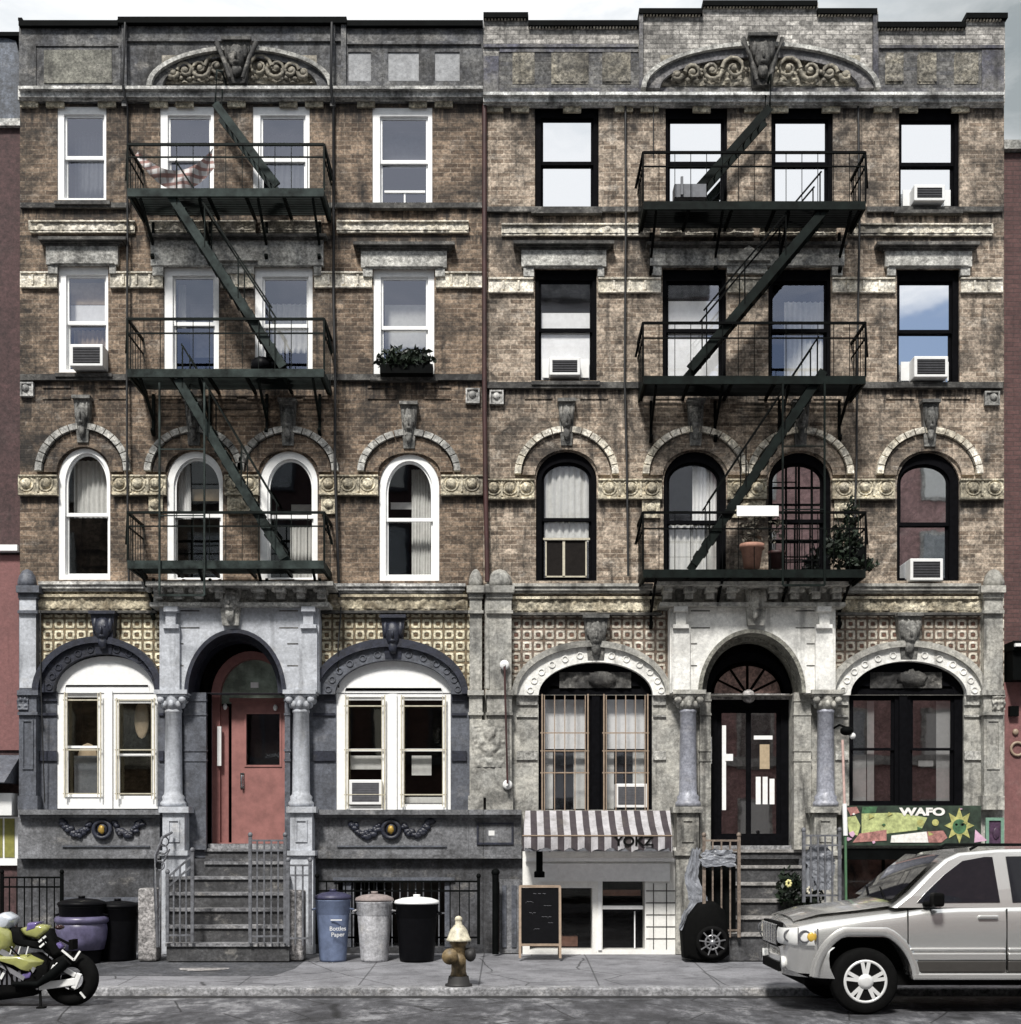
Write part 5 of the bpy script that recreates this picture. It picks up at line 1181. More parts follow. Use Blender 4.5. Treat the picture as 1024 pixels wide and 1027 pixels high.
for i, (sx, px, py) in enumerate(((.05,541,896),(.045,531,904),(.04,549,908),(.045,534,915),(.045,548,919),(.04,552,925),(.04,538,931))):
    z = Z(py, d); y = -d-.14*(1-(z-zb)/(zt-zb))-.006
    text('chalk_writing', ['Coffee','Teas','hot & iced','Juice','Cakes today','Soup','Open'][i] if False else ['~ ~ ~','.~~.','~~~','~.~','~~.~','~~','.~~'][i], sx*1.6, (X(px,d), y, z), M['acgrille'], cb, rot=(PI/2 - tilt, 0, 0), ext=.001)

# mural board
mu = thing('mural_sign', (X(912,.4), -.4, Z(848,.4)), 'painted shop signboard in lime, red and green with a yellow sun', 'sign')
dm = .42
MB().pbox(845,984,808,848,dm,dm-.06,dm).build('board', plain('dark_green_board', (0.02,0.035,0.022), .6, var=.7, sc=6), mu)
def patchp(pts, m, k, name='painted_shape'):
    MB().prism([(X(a,dm), Z(b,dm)) for a, b in pts], [], -dm-.004-k*.003, -dm-.001).build(name, m, mu)
lime = plain('lime_paint', (0.40,0.44,0.19), .6, var=.4); rose = plain('rose_paint', (0.36,0.17,0.15), .6, var=.5); wht = plain('off_white_paint', (0.78,0.76,0.72), .6); ylw = plain('olive_yellow_paint', (0.38,0.37,0.13), .6, var=.4); grn = plain('leaf_green_paint', (0.05,0.13,0.06), .6, var=.5); pnk = plain('lilac_paint', (0.60,0.38,0.50), .6)
patchp([(864,816),(900,815),(930,820),(924,832),(890,836),(864,836)], lime, 1); patchp([(848,820),(858,818),(863,828),(860,838),(852,836)], lime, 1)
patchp([(862,836),(889,832),(889,843),(855,845)], rose, 2); patchp([(849,810),(859,809),(862,815),(853,818)], rose, 2); patchp([(930,834),(946,833),(950,840),(944,845),(926,845)], rose, 2)
patchp([(894,838),(929,834),(931,845),(893,845)], wht, 3)
sun = [(962+ (15 if i % 2 == 0 else 8.5)*math.cos(PI*i/8)*1.0, 828 + (18 if i % 2 == 0 else 9)*math.sin(PI*i/8)) for i in range(16)]; patchp(sun, ylw, 2, 'painted_sun')
patchp([(962+7*math.cos(PI*i/8), 829+7.5*math.sin(PI*i/8)) for i in range(16)], grn, 3, 'painted_sun_face')
for px in (959, 965): patchp([(px+1.4*math.cos(PI*i/4), 827+1.2*math.sin(PI*i/4)) for i in range(8)], M['rubber'], 4, 'painted_eye')
patchp([(978,832),(990,843),(977,845)][:3], pnk, 1); patchp([(865,809),(880,809),(878,815),(864,816)], grn, 1)
for px in (923, 938): patchp([(px+3.4*math.cos(PI*i/6), 825+3.4*math.sin(PI*i/6)) for i in range(12)], ylw, 3)
rn = random.Random(5); cols_ = [lime, rose, wht, ylw, grn, pnk]
for k in range(13):
    cx, cy = rn.uniform(850, 982), rn.uniform(810, 846)
    if 905 < cx < 948 and cy < 822: continue
    n_ = rn.choice((3, 4, 5, 7)); r_ = rn.uniform(1.2, 4.0); patchp([(cx+r_*rn.uniform(.6,1.3)*math.cos(2*PI*i/n_), min(847.4, max(808.6, cy+r_*rn.uniform(.5,1)*math.sin(2*PI*i/n_)))) for i in range(n_)], rn.choice(cols_), 4+k*.2)
text('lettering', 'WAFO', .155, (X(925,dm), -dm-.012, Z(814.5,dm)), wht, mu, ext=.002, sx=1.45, bold=.008)
fr = thing('picture_frame', (X(995,.4), -.3, Z(848,.4)), 'small mint green framed picture at the foot of the right pier', 'picture')
mb = MB(); mb.prism([(X(a,dm),Z(b,dm)) for a,b in ((989,848),(1007,848),(1007,820),(989,820))], [[(X(a,dm),Z(b,dm)) for a,b in ((992,846),(1004,846),(1004,823),(992,823))]], -dm, -dm+.05); mb.build('frame', plain('mint_paint', (0.16,0.28,0.21), .5), fr)
mb = MB(); mb.pbox(992,1004,823,846,dm-.02,dm-.04,dm); mb.blob(Q(999,836,dm-.01), (.05,.01,.09), 10); mb.build('image_panel', plain('dark_purple_print', (0.06,0.03,0.06), .5, var=.5), fr)

# ================================================================== BINS, HYDRANT, PLANTS
def bin_(px, pyb, d, r0, r1, h, label, mbody, mlid, lid='dome', hinge=False):
    t = thing('trash_can', Q(px, pyb, d), label, 'trash can', 'trash cans on the pavement'); c = Vector((X(px, d), -d, GZ(d)))
    t.location = c; ORG[t.name] = c
    MB().lathe([(r0*.96,0),(r0,.03),(r0*.2+r1*.8,h*.72),(r0*.15+r1*.85,h*.74),(r1,h*.75),(r1*1.02,h*.93),(r1*1.05,h*.94),(r1*1.05,h*.965)], c, 28).build('body', mbody, t)
    if lid == 'dome': MB().lathe([(r1*1.08,h*.966),(r1*1.10,h*.985),(r1*1.05,h*1.02),(r1*.7,h*1.06),(r1*.2,h*1.08)], c, 28).lathe([(.05,h*1.08),(.05,h*1.12)], c, 10).build('lid', mlid, t)
    elif lid == 'open': MB().torus(c+Vector((0,0,h*.97)), r1*1.05, .02, 'z', 28, 8).build('rim', mlid, t)
    for s in (-1, 1): MB().tube([c+Vector((s*r1*1.0,-.05,h*.82)), c+Vector((s*(r1+.05),-.03,h*.80)), c+Vector((s*(r1+.05),.03,h*.80)), c+Vector((s*r1,.05,h*.82))], .015, 6).build('handle', mbody, t)
    return t, c
bl = plain('blue_bin_plastic', (0.13,0.165,0.26), .55, var=.25, sc=5); bld_ = plain('navy_lid_plastic', (0.035,0.035,0.075), .5, var=.3)
gp = stone('scuffed_grey_plastic', (0.50,0.50,0.52), .6, 60.0, patch=.35, streak=.5, fine=.2, pale=.6)
t, c = bin_(334, 961, 1.35, .195, .245, .93, 'blue trash can with a navy lid and white lettering', bl, bld_)
text('lettering', 'Bottles\nPaper', .085, (c.x+.10, c.y-.25, c.z+.44), M['acwhite'], t, rot=(PI/2-.05,0,.35), ext=.001)
MB().box(c.x+.0, c.x+.16, c.y-.262, c.y-.25, c.z+.60, c.z+.615).build('label_strip', M['acwhite'], t)
t, c = bin_(375.5, 961, 1.35, .20, .255, .90, 'scuffed pale grey trash can with a brownish lid', gp, plain('taupe_lid', (0.24,0.20,0.19), .7, var=.3))
t, c = bin_(418, 961, 1.35, .25, .30, .86, 'wide black trash can topped by a white lid', M['blackp'], M['white'])
t, c = bin_(118, 957, 1.25, .26, .30, .80, 'plain black trash can against the left granite post', M['blackp'], M['blackp'])
text('sticker', '&', .17, (c.x-.20, c.y-.26, c.z+.52), plain('mint_sticker', (0.35,0.62,0.50), .5), t, rot=(PI/2,0,-.4), ext=.001)
t, c = bin_(82, 960, 1.6, .26, .31, .86, 'black trash can wrapped in a lilac bag behind the motorcycle', M['blackp'], M['blackp'])
lil = plain('lilac_bag_plastic', (0.105,0.095,0.165), .35, var=.35, sc=5)
mb = MB(); mb.torus(c+Vector((0,0,.62)), .325, .055, 'z', 30, 10); mb.lathe([(.31,.2),(.345,.35),(.36,.5),(.335,.62)], c, 26); mb.build('bag_liner', lil, t)

hd = thing('fire_hydrant', (0,0,0), 'old brass-coloured fire hydrant with a cream bonnet near the kerb', 'fire hydrant')
d = 4.0; c = Vector((X(460, d), -d, GZ(d))); hd.location = c; ORG[hd.name] = c; k = 1.0
hy = plain('chipped_ochre_paint', (0.14,0.10,0.05), .55, var=.7, sc=9); hc = plain('cream_bonnet_paint', (0.50,0.46,0.35), .5, var=.5, sc=9); hk = plain('black_hydrant_base', (0.015,0.014,0.014), .6)
MB().lathe([(.17,0),(.17,.04),(.14,.05),(.125,.14)], c, 20).build('base', hk, hd)
MB().lathe([(.11,.141),(.092,.2),(.092,.52),(.115,.55),(.115,.575)], c, 22).build('barrel', hy, hd)
MB().lathe([(.155,.576),(.155,.60),(.14,.62),(.105,.72),(.06,.775),(.045,.785),(.04,.84)], c, 22).blob(c+Vector((0,0,.85)), (.05,.05,.045), 10).build('bonnet', hc, hd)
MB().lathe([(.10,-.22),(.10,-.12),(.07,-.10)], c+Vector((-.10,-.02,.40)), 16, 'y').blob(c+Vector((-.14,-.06,.38)), (.065,.07,.08), 12).build('side_cap', hy, hd)
MB().lathe([(.07,.08),(.075,.19),(.05,.21)], c+Vector((0,0,.42)), 14, 'x').blob(c+Vector((.15,-.03,.40)), (.07,.06,.08), 10).build('outlet', hk, hd)
MB().lathe([(.095,-.17),(.095,-.11),(.08,-.08)], c+Vector((.0,0,.34)), 16, 'y').build('front_outlet', hy, hd)
mb = MB(); d = 2.2; mb.lathe([(.0,.006),(.34,.006),(.35,.002)], (X(205,d), -d, GZ(d)), 30); tag(mb.build('manhole_cover', M['granite']), 'round pale cover set in the dark paving before the steps', 'manhole cover')

# covered scooter and sheet left of the right stoop
sc = thing('covered_scooter', Q(708, 962, 1.5), 'scooter under a black cover, its bright spoked wheel showing', 'scooter')
d = 1.6; mb = MB()
prof = [(686,962),(684,935),(690,918),(700,905),(716,902),(728,912),(732,935),(733,958),(726,966),(700,968)]
vs = []; fs = []; nn = len(prof)
for k, (yy, sc_) in enumerate(((d, .82), (d-.04, .97), (d-.3, 1.0), (d-.6, .9))):
    for a, b in prof: vs.append(Vector((X(709+(a-709)*sc_, d), -yy, max(0.02, Z(938+(b-938)*sc_, d)))))
for k in range(3):
    for i in range(nn): fs.append((k*nn+i, k*nn+(i+1)%nn, (k+1)*nn+(i+1)%nn, (k+1)*nn+i))
fs.append(tuple(range(nn))[::-1]); fs.append(tuple(range(3*nn, 4*nn))); mb.smooth = True; mb.add(vs, fs)
o = mb.build('cover', M['tyreb'], sc, bevel=.06, seg=3)
wc = Q(714, 945, d+.04)
MB().torus(wc+Vector((0,-.02,0)), .20, .035, 'y', 30, 10).build('tyre', M['rubber'], sc)
mb = MB(); mb.torus(wc+Vector((0,-.05,0)), .10, .016, 'y', 20, 6)
for i in range(9): t_ = 2*PI*i/9+.2; mb.bar(wc+Vector((.04*math.cos(t_),-.06,.04*math.sin(t_))), wc+Vector((.19*math.cos(t_),-.05,.19*math.sin(t_))), .018)
mb.lathe([(.04,-.09),(.05,-.03)], wc, 12, 'y'); mb.build('rim', M['acgrille'] if False else plain('dull_chrome', (0.26,0.26,0.27), .3, .6), sc)
def cloth(name, label, cat, group, mat_, path, wid, d, seed, dslope=0.0, n=26, m_=46, amp=.035):
    """crumpled sheet following a centre line path of (px, py) with varying half width"""
    mb = MB(); vs = []; fs = []
    for j in range(m_+1):
        q = j/m_*(len(path)-1); i0 = min(int(q), len(path)-2); f_ = q-i0
        cx = path[i0][0]*(1-f_)+path[i0+1][0]*f_; cy = path[i0][1]*(1-f_)+path[i0+1][1]*f_; hw = wid[i0]*(1-f_)+wid[i0+1]*f_
        for i in range(n+1):
            u = i/n-.5; p = Vector((u*2.2, j/m_*3.5, seed)); e = noise.turbulence(p*1.2, 4, True)
            edge = 1 + .25*noise.noise(Vector((j*.35, seed, (u > 0)*5)))
            vs.append(Q(cx+u*2*hw*edge, cy+2.5*noise.noise(p*2+Vector((0,0,3))), d+dslope*j/m_+amp*(e-.8)))
    for j in range(m_):
        for i in range(n): a = j*(n+1)+i; fs.append((a,a+1,a+n+2,a+n+1))
    mb.add(vs, fs, False); tag(mb.build(name, mat_), label, cat, group)
shm = plain('silvery_plastic_sheet', (0.21,0.22,0.245), .45, var=.4, sc=7)
GS = 'plastic sheets at the right stoop'
cloth('plastic_sheet', 'crumpled silvery plastic sheet hanging between the shop and the scooter', 'plastic sheet', GS, shm, [(698,851),(696,866),(693,882),(699,896),(701,906),(692,918),(683,933)], [4,6,7,9,10,8,3], 1.5, 3)
cloth('plastic_sheet', 'pale plastic sheet draped over the rail above the black scooter', 'plastic sheet', GS, shm, [(720,852),(720,860),(721,869)], [13,18,17], 1.62, 8, m_=20)
cloth('plastic_sheet', 'silvery sheet tied round the base of the right pedestal', 'plastic sheet', GS, shm, [(822,848),(821,858),(824,870),(826,882),(826,893)], [9,15,14,9,6], 1.35, 12)
mb = MB(); mb.box(X(704,1.3), X(738,1.3), -1.3, -.75, .02, Z(867,1.3)); tag(mb.build('utility_cabinet', M['ironb'], bevel=.02), 'tall black box behind the railing left of the pale steps', 'cabinet')
mb = MB(); vs = []; fs = []
for j in range(9):
    for i in range(13): u, v = i/12, j/8; vs.append(Q(806+30*u, 858+34*v+2*math.sin(u*7), 1.3+.05*math.sin(i*2.3+j*1.1)))
for j in range(8):
    for i in range(12): a = j*13+i; fs.append((a,a+1,a+14,a+13))
mb.add(vs, fs, True); tag(mb.build('plastic_sheet', shm), 'silvery sheet tied round the base of the right pedestal', 'plastic sheet', 'plastic sheets at the right stoop')
for px, py, lab, cc in ((791, 886, 'pot of dark leaves with a pale yellow bloom beside the black door steps', (0.62,0.58,0.26)), (812, 893, 'pot of dark leaves with small cream blooms behind the SUV bonnet', (0.55,0.52,0.42))):
    t = thing('potted_plant', Q(px, 925, 1.1), lab, 'potted plant', 'potted plants by the black door')
    MB().lathe([(.11,0),(.15,.3),(.13,.3)], (X(px,1.1), -1.1, .35), 16).build('pot', M['ironb'], t)
    MB().lathe([(.16,.0),(.16,.35)], (X(px,1.1), -1.1, 0), 16).build('stand', M['ironb'], t)
    leafball(MB(), Q(px, py+4, 1.1), (.2,.18,.3), 320, px, .06).build('foliage', M['leaf'], t)
    fl = MB()
    for k in range(7): a = 2*PI*k/7; fl.blob(Q(px, py, 1.35)+Vector((.030*math.cos(a),0,.04*math.sin(a))), (.022,.015,.022), 6)
    fl.build('bloom', plain('petal', cc, .7), t)
# ================================================================== SUV
def suv():
    X0, YC, R0 = 3.05, -5.20, RZ
    t = thing('parked_suv', (X0+2.3, YC, R0), 'silver-beige SUV with lower cladding darkened for its reflection, parked at the kerb', 'SUV')
    paint, nt, b = newmat('pale_gold_car_paint'); b.inputs['Base Color'].default_value = (0.80,0.795,0.775,1); b.inputs['Metallic'].default_value = .75; b.inputs['Roughness'].default_value = .22; b.inputs['Coat Weight'].default_value = .7; b.inputs['Coat Roughness'].default_value = .04
    clad = plain('reflection_dark_cladding', (0.06,0.056,0.052), .4, .2, .08)  # cladding colour darkened to carry the dark reflection low on the doors
    W = lambda u, v, z: Vector((X0+u, YC+v, R0+z))     # near side is v < 0
    # lower body: stations (u, half width, z bottom, z shoulder, z top centre)
    st = [(0.02,.62,.52,.80,.86),(0.06,.78,.46,.92,1.00),(.16,.88,.43,.97,1.06),(.40,.925,.42,1.02,1.12),(.85,.935,.42,1.08,1.17),(1.25,.935,.42,1.13,1.22),(1.50,.935,.42,1.17,1.20),(1.9,.935,.42,1.19,1.20),(2.7,.935,.42,1.20,1.21),(3.5,.935,.42,1.21,1.22),(4.2,.925,.42,1.22,1.22),(4.62,.89,.44,1.20,1.21),(4.78,.80,.50,1.10,1.12)]
    def ring(u, w, zb, zs, zt):
        P = [(0,zb),(w*.7,zb),(w*.93,zb+.02),(w*.955,zb+.12),(w*.985,zb+.25),(w,zb+(zs-zb)*.60),(w*.998,zb+(zs-zb)*.78),(w*.985,zs-.06),(w*.955,zs-.012),(w*.90,zs+.012),(w*.62,zs+(zt-zs)*.7),(w*.3,zt),(0,zt)]
        full = P + [(-a, b_) for a, b_ in P[-2:0:-1]]
        return [W(u, a, b_) for a, b_ in full]
    mb = MB(); mb.smooth = True; vs = []; k = 0
    for s in st: r = ring(*s); k = len(r); vs += r
    fs = []
    for i in range(len(st)-1):
        for j in range(k): fs.append((i*k+j, i*k+(j+1)%k, (i+1)*k+(j+1)%k, (i+1)*k+j))
    fs.append(tuple(range(k))); fs.append(tuple(range((len(st)-1)*k, len(st)*k))[::-1])
    mb.add(vs, fs); body = mb.build('body', paint, t)
    import bmesh
    bm_ = bmesh.new(); bm_.from_mesh(body.data); bmesh.ops.recalc_face_normals(bm_, faces=bm_.faces); bm_.to_mesh(body.data); bm_.free()
    cutters = []
    for u in (.86, 3.60):
        c = MB(); pts = []
        for i in range(25): a = PI*i/24; pts.append((X0+u+.52*math.cos(a), R0+.36+.50*min(1, 1.12*math.sin(a))**.9 if i not in (0, 24) else R0+.36))
        pts += [(X0+u-.54, R0-.1), (X0+u+.54, R0-.1)]
        c.prism(pts, [], YC-1.2, YC+1.2); co = c.build('cutter', M['rubber']); cutters.append(co)
        bm_ = bmesh.new(); bm_.from_mesh(co.data); bmesh.ops.remove_doubles(bm_, verts=bm_.verts, dist=1e-5); bmesh.ops.recalc_face_normals(bm_, faces=bm_.faces); bm_.to_mesh(co.data); bm_.free()
        bm = body.modifiers.new('cut', 'BOOLEAN'); bm.operation = 'DIFFERENCE'; bm.object = co; bm.solver = 'EXACT'
    bpy.context.view_layer.update(); dg = bpy.context.evaluated_depsgraph_get()
    me = bpy.data.meshes.new_from_object(body.evaluated_get(dg)); me.materials.clear(); me.materials.append(paint)
    body.modifiers.clear(); body.data = me
    for c in cutters: bpy.data.objects.remove(c, do_unlink=True)
    me.polygons.foreach_set('use_smooth', [True]*len(me.polygons))
    es = body.modifiers.new('es', 'EDGE_SPLIT'); es.split_angle = math.radians(38)
    # dark inner arches and underbody
    mb = MB(); mb.box(X0+.25, X0+4.6, YC-.66, YC+.66, R0+.30, R0+.47); mb.box(X0+.30, X0+1.45, YC-.60, YC+.60, R0+.44, R0+.92); mb.build('underbody', M['rubber'], t)
    # greenhouse
    def gh(pts_b, pts_t): pass
    base = [(1.46,1.185),(4.62,1.19)]; roof = [(2.14,1.80),(4.36,1.83)]
    wB, wT = .895, .70
    def gp(u, z): # half width of the greenhouse at height z
        return wB-(wB-wT)*((z-1.18)/(1.80-1.18))**1.15
    prof = [(1.16,1.18),(1.36,1.33),(1.62,1.57),(1.80,1.715),(1.96,1.785),(2.4,1.825),(3.3,1.84),(4.1,1.82),(4.36,1.78),(4.5,1.55),(4.66,1.18)]
    mb = MB(); vs = [W(u, -gp(u, z), z) for u, z in prof] + [W(u, gp(u, z), z) for u, z in prof]; n = len(prof)
    # roof crown row
    vs += [W(u, 0, z+(.03 if z > 1.7 else .02)) for u, z in prof]
    fs = [tuple(range(n)), tuple(range(n, 2*n))[::-1]]
    for i in range(n-1): fs += [(i, 2*n+i, 2*n+i+1, i+1), (2*n+i, n+i, n+i+1, 2*n+i+1)]
    mb.add(vs, fs); g = mb.build('roof', paint, t, bevel=.035, seg=3)
    cg = newmat('car_glass'); cm, nt2, b2 = cg; b2.inputs['Base Color'].default_value = (0.012,0.012,0.016,1); b2.inputs['Roughness'].default_value = .03; b2.inputs['Specular IOR Level'].default_value = .8
    def side_glass(pts, name, s=-1):
        mb = MB(); o = .010; vs = [W(u, s*(gp(u, z)+o), z) for u, z in pts]; vs += [W(u, s*(gp(u, z)-.02), z) for u, z in pts]; n = len(pts)
        mb.add(vs, [tuple(range(n))] + [(i,(i+1)%n,n+(i+1)%n,n+i) for i in range(n)]); mb.build(name, cm, t)
    for s in (-1, 1):
        side_glass([(1.44,1.235),(1.54,1.34),(1.77,1.54),(1.99,1.695),(2.24,1.74),(2.33,1.74),(2.36,1.24)], 'front_side_window', s)
        side_glass([(2.50,1.24),(2.48,1.745),(3.44,1.755),(3.50,1.25)], 'rear_side_window', s)
        side_glass([(3.62,1.25),(3.56,1.755),(4.22,1.735),(4.42,1.28)], 'quarter_window', s)
    # windscreen
    mb = MB(); vs = []; 
    for (u, z) in ((1.21,1.245),(1.40,1.40),(1.62,1.595),(1.79,1.735)):
        w = gp(u, z)-.055
        for k in range(9): f = k/4-1; vs.append(W(u-.030-.02*(1-f*f), f*w, z+.028))
    mb.add(vs, [(j*9+i, j*9+i+1, (j+1)*9+i+1, (j+1)*9+i) for j in range(3) for i in range(8)], True); mb.build('windscreen', cm, t)
    mb = MB(); mb.tube([W(1.15,-.62,1.29), W(1.28,.05,1.38)], .008, 6); mb.tube([W(1.15,.1,1.29), W(1.28,.7,1.38)], .008, 6); mb.build('wiper', M['rubber'], t)
    # side: door seams, cladding bands, handles, sill
    for s in (-1, 1):
        mb = MB(); e = .937*s
        for u in (1.33, 2.42, 3.55): mb.box(X0+u-.006, X0+u+.006, YC+min(e,e*.985), YC+max(e,e*.985)+0, R0+.50, R0+1.17)
        mb.build('door_seam', M['rubber'], t)
        mb = MB()
        a, b_ = sorted((e*.96, e*1.012))
        for u0, u1 in ((1.345,2.408),(2.432,3.06)): mb.box(X0+u0, X0+u1, YC+a, YC+b_, R0+.60, R0+.685); mb.box(X0+u0, X0+u1, YC+a, YC+b_+0, R0+.705, R0+.74)
        mb.build('side_moulding', paint, t, bevel=.015)
        mb = MB(); 
        for u0, u1 in ((1.345,2.408),(2.432,3.06)): mb.box(X0+u0, X0+u1, YC+sorted((e*.96,e*1.004))[0], YC+sorted((e*.96,e*1.004))[1], R0+.47, R0+.597)
        mb.build('lower_cladding', clad, t, bevel=.012)
        mb = MB(); mb.box(X0+1.38, X0+3.05, YC+min(.80*s,.95*s), YC+max(.80*s,.95*s), R0+.385, R0+.462); mb.build('sill', paint, t, bevel=.02)
        for u in (2.10, 3.15):
            mb = MB(); mb.box(X0+u, X0+u+.22, YC+min(e*.99,e*1.03), YC+max(e*.99,e*1.03), R0+1.06, R0+1.10); mb.build('door_handle', paint, t, bevel=.012)
        mb = MB(); mb.box(X0+1.56, X0+1.68, YC+min(s*.93,s*1.13), YC+max(s*.93,s*1.13), R0+1.20, R0+1.35); mb.box(X0+1.50, X0+1.62, YC+min(s*.84,s*.95), YC+max(s*.84,s*.95), R0+1.19, R0+1.25); mb.build('wing_mirror', M['tyreb'], t, bevel=.03, seg=3)
        # flared arches
        for u in (.86, 3.60):
            mb = MB(); mb.smooth = True; pts = []
            vs = []; n = 22
            for i in range(n+1):
                a_ = PI*(.03+.94*i/n)
                for rr, yy in ((.522,.90),(.525,.948),(.585,.950),(.62,.933)): vs.append(W(u+rr*math.cos(a_), s*yy, .365+(rr-.02)*min(1,1.10*math.sin(a_)) if a_ > 0 else .365+rr*math.sin(a_)))
            mb.add(vs, [(i*4+j, i*4+j+1, (i+1)*4+j+1, (i+1)*4+j) for i in range(n) for j in range(3)]); mb.build('wheel_arch', paint, t)
    # roof rails
    for s in (-1, 1):
        mb = MB(); mb.tube([W(2.12,s*.60,1.82), W(2.22,s*.60,1.875), W(4.1,s*.60,1.875), W(4.25,s*.60,1.81)], .016, 8); mb.build('roof_rail', M['ironb'], t)
    # front end
    chromep = plain('car_chrome', (0.7,0.7,0.7), .15, 1.0, .05)
    mb = MB(); n = 8
    for i in range(n): v0 = -.42+.84*i/n+.02; v1 = v0+.065; mb.box(X0-.030, X0+.06, YC+v0, YC+v1, R0+.735, R0+.97)
    mb.build('grille', chromep, t, bevel=.012)
    MB().box(X0-.012, X0+.05, YC-.44, YC+.44, R0+.72, R0+.99).build('grille_backing', M['rubber'], t)
    for s in (-1, 1):
        mb = MB(); mb.smooth = True
        vs = []
        for z in (.765, .80, .90, .945):
            for u, v in ((-.012,.47),(-.008,.62),(.03,.76),(.10,.86),(.20,.925),(.31,.948)): k_ = (.0 if z in (.765,.945) else -.018); vs.append(W(u+k_, s*(v+(.0 if z in (.765,.945) else .012)), z+(.035 if z > .85 else 0)*min(1,max(0,u*4))))
        mb.add(vs, [(j*6+i, j*6+i+1, (j+1)*6+i+1, (j+1)*6+i) for j in range(3) for i in range(5)])
        lens = plain('headlight_lens', (0.80,0.80,0.78), .08, 0.0, .04, coat=1.0); hl = mb.build('headlight', lens, t)
        q = MB(); q.torus(W(.055, s*.80, .865), .062, .010, 'x' if False else 'y', 20, 6); q.torus(W(.19, s*.945, .865), .062, .010, 'y', 20, 6); q.bar(W(.125, s*.905, .775), W(.125, s*.905, .96), .010); q.bar(W(.33, s*.957, .775), W(.33, s*.957, .965), .012); q.build('reflector', M['acgrille'], hl)
        MB().blob(W(.27, s*.945, .86), (.055,.02,.06), 10).build('indicator', plain('amber_lens', (0.55,0.36,0.06), .2), t)
        MB().lathe([(.075,-.02),(.075,.02)], W(.02, s*.58, .55), 18, 'x').build('fog_lamp', lens, t)
    vs = []; sect = [(-.06,.62,.42),(-.115,.60,.52),(-.125,.60,.62),(-.115,.60,.70),(-.06,.62,.745)]
    mb = MB(); mb.smooth = True; cols = []
    for f in [i/10-1 for i in range(21)]:
        for (u, w, z) in sect:
            back = .46*abs(f)**(4.0 if f < 0 else 3.0); vs.append(W(u+back+.12, f*.955, z-(.02 if z < .5 else 0)))
    m5 = len(sect); mb.add(vs, [(i*m5+j, i*m5+j+1, (i+1)*m5+j+1, (i+1)*m5+j) for i in range(20) for j in range(m5-1)]); mb.build('front_bumper', paint, t)
    mb = MB(); mb.box(X0-.012, X0+.02, YC-.5, YC+.5, R0+.44, R0+.54); mb.build('air_intake', M['rubber'], t)
    mb = MB(); mb.add([W(.16,-.80,.44),W(.16,.62,.44),W(.10,.5,.52),W(.10,-.72,.52),W(.62,-.84,.26),W(.62,.7,.26),W(.62,.7,.5),W(.62,-.84,.5)],[(0,1,2,3),(0,4,5,1),(0,3,7,4),(1,5,6,2),(3,2,6,7),(4,7,6,5)]); mb.build('valance', M['rubber'], t)
    # hood seam bulge
    mb = MB(); mb.smooth = True; vs = []
    for u, w, z in ((.12,.66,1.035),(.4,.72,1.118),(.85,.76,1.168),(1.12,.78,1.208),(1.22,.78,1.222)):
        for f in (-1,-.8,-.4,0,.4,.8,1): vs.append(W(u, f*w, z+.030-(.028*abs(f)**2)-(.02 if abs(f) == 1 else 0)))
    mb.add(vs, [(j*7+i, j*7+i+1, (j+1)*7+i+1, (j+1)*7+i) for j in range(4) for i in range(6)]); mb.build('bonnet', paint, t)
    # rear
    mb = MB(); mb.box(X0+4.60, X0+4.86, YC-.88, YC+.88, R0+.45, R0+.68); mb.build('rear_bumper', paint, t, bevel=.05)
    # wheels
    alloy = plain('painted_alloy', (0.78,0.78,0.77), .3, .25, .05)
    for u in (.86, 3.60):
        for s in (-1, 1):
            c = W(u, s*.83, .368)
            mb = MB(); prof = [(.24,-.112),(.27,-.118),(.34,-.115),(.362,-.09),(.368,-.05),(.368,.05),(.362,.09),(.34,.115),(.27,.115)]; mb.lathe(prof, c, 40, 'y'); ty = mb.build('wheel', M['rubber'], t)
            mb = MB(); o = s*.105
            mb.torus(c+Vector((0,o,0)), .226, .019, 'y', 40, 8)
            for i in range(5):
                a0 = PI/2+2*PI*i/5
                for da in (-.17, .17):
                    a1 = a0+da; p = c+Vector((.06*math.cos(a0+da*.6),o*1.02,.06*math.sin(a0+da*.6))); q = c+Vector((.225*math.cos(a1),o*1.0,.225*math.sin(a1))); mb.bar(p, q, .040, .03, up=(0,1,0))
            mb.lathe([(.085,-.02),(.085,.02),(.04,.035*1)] if s > 0 else [(.04,-.035),(.085,-.02),(.085,.02)], c+Vector((0,o,0)), 24, 'y')
            mb.build('rim', alloy, ty)
            MB().lathe([(.215,-.01),(.215,.01)], c+Vector((0,o*.45,0)), 30, 'y').build('brake_disc', M['rubber'], ty)
    # cabin bits seen through the glass are hidden by dark panes
    return t
suv()

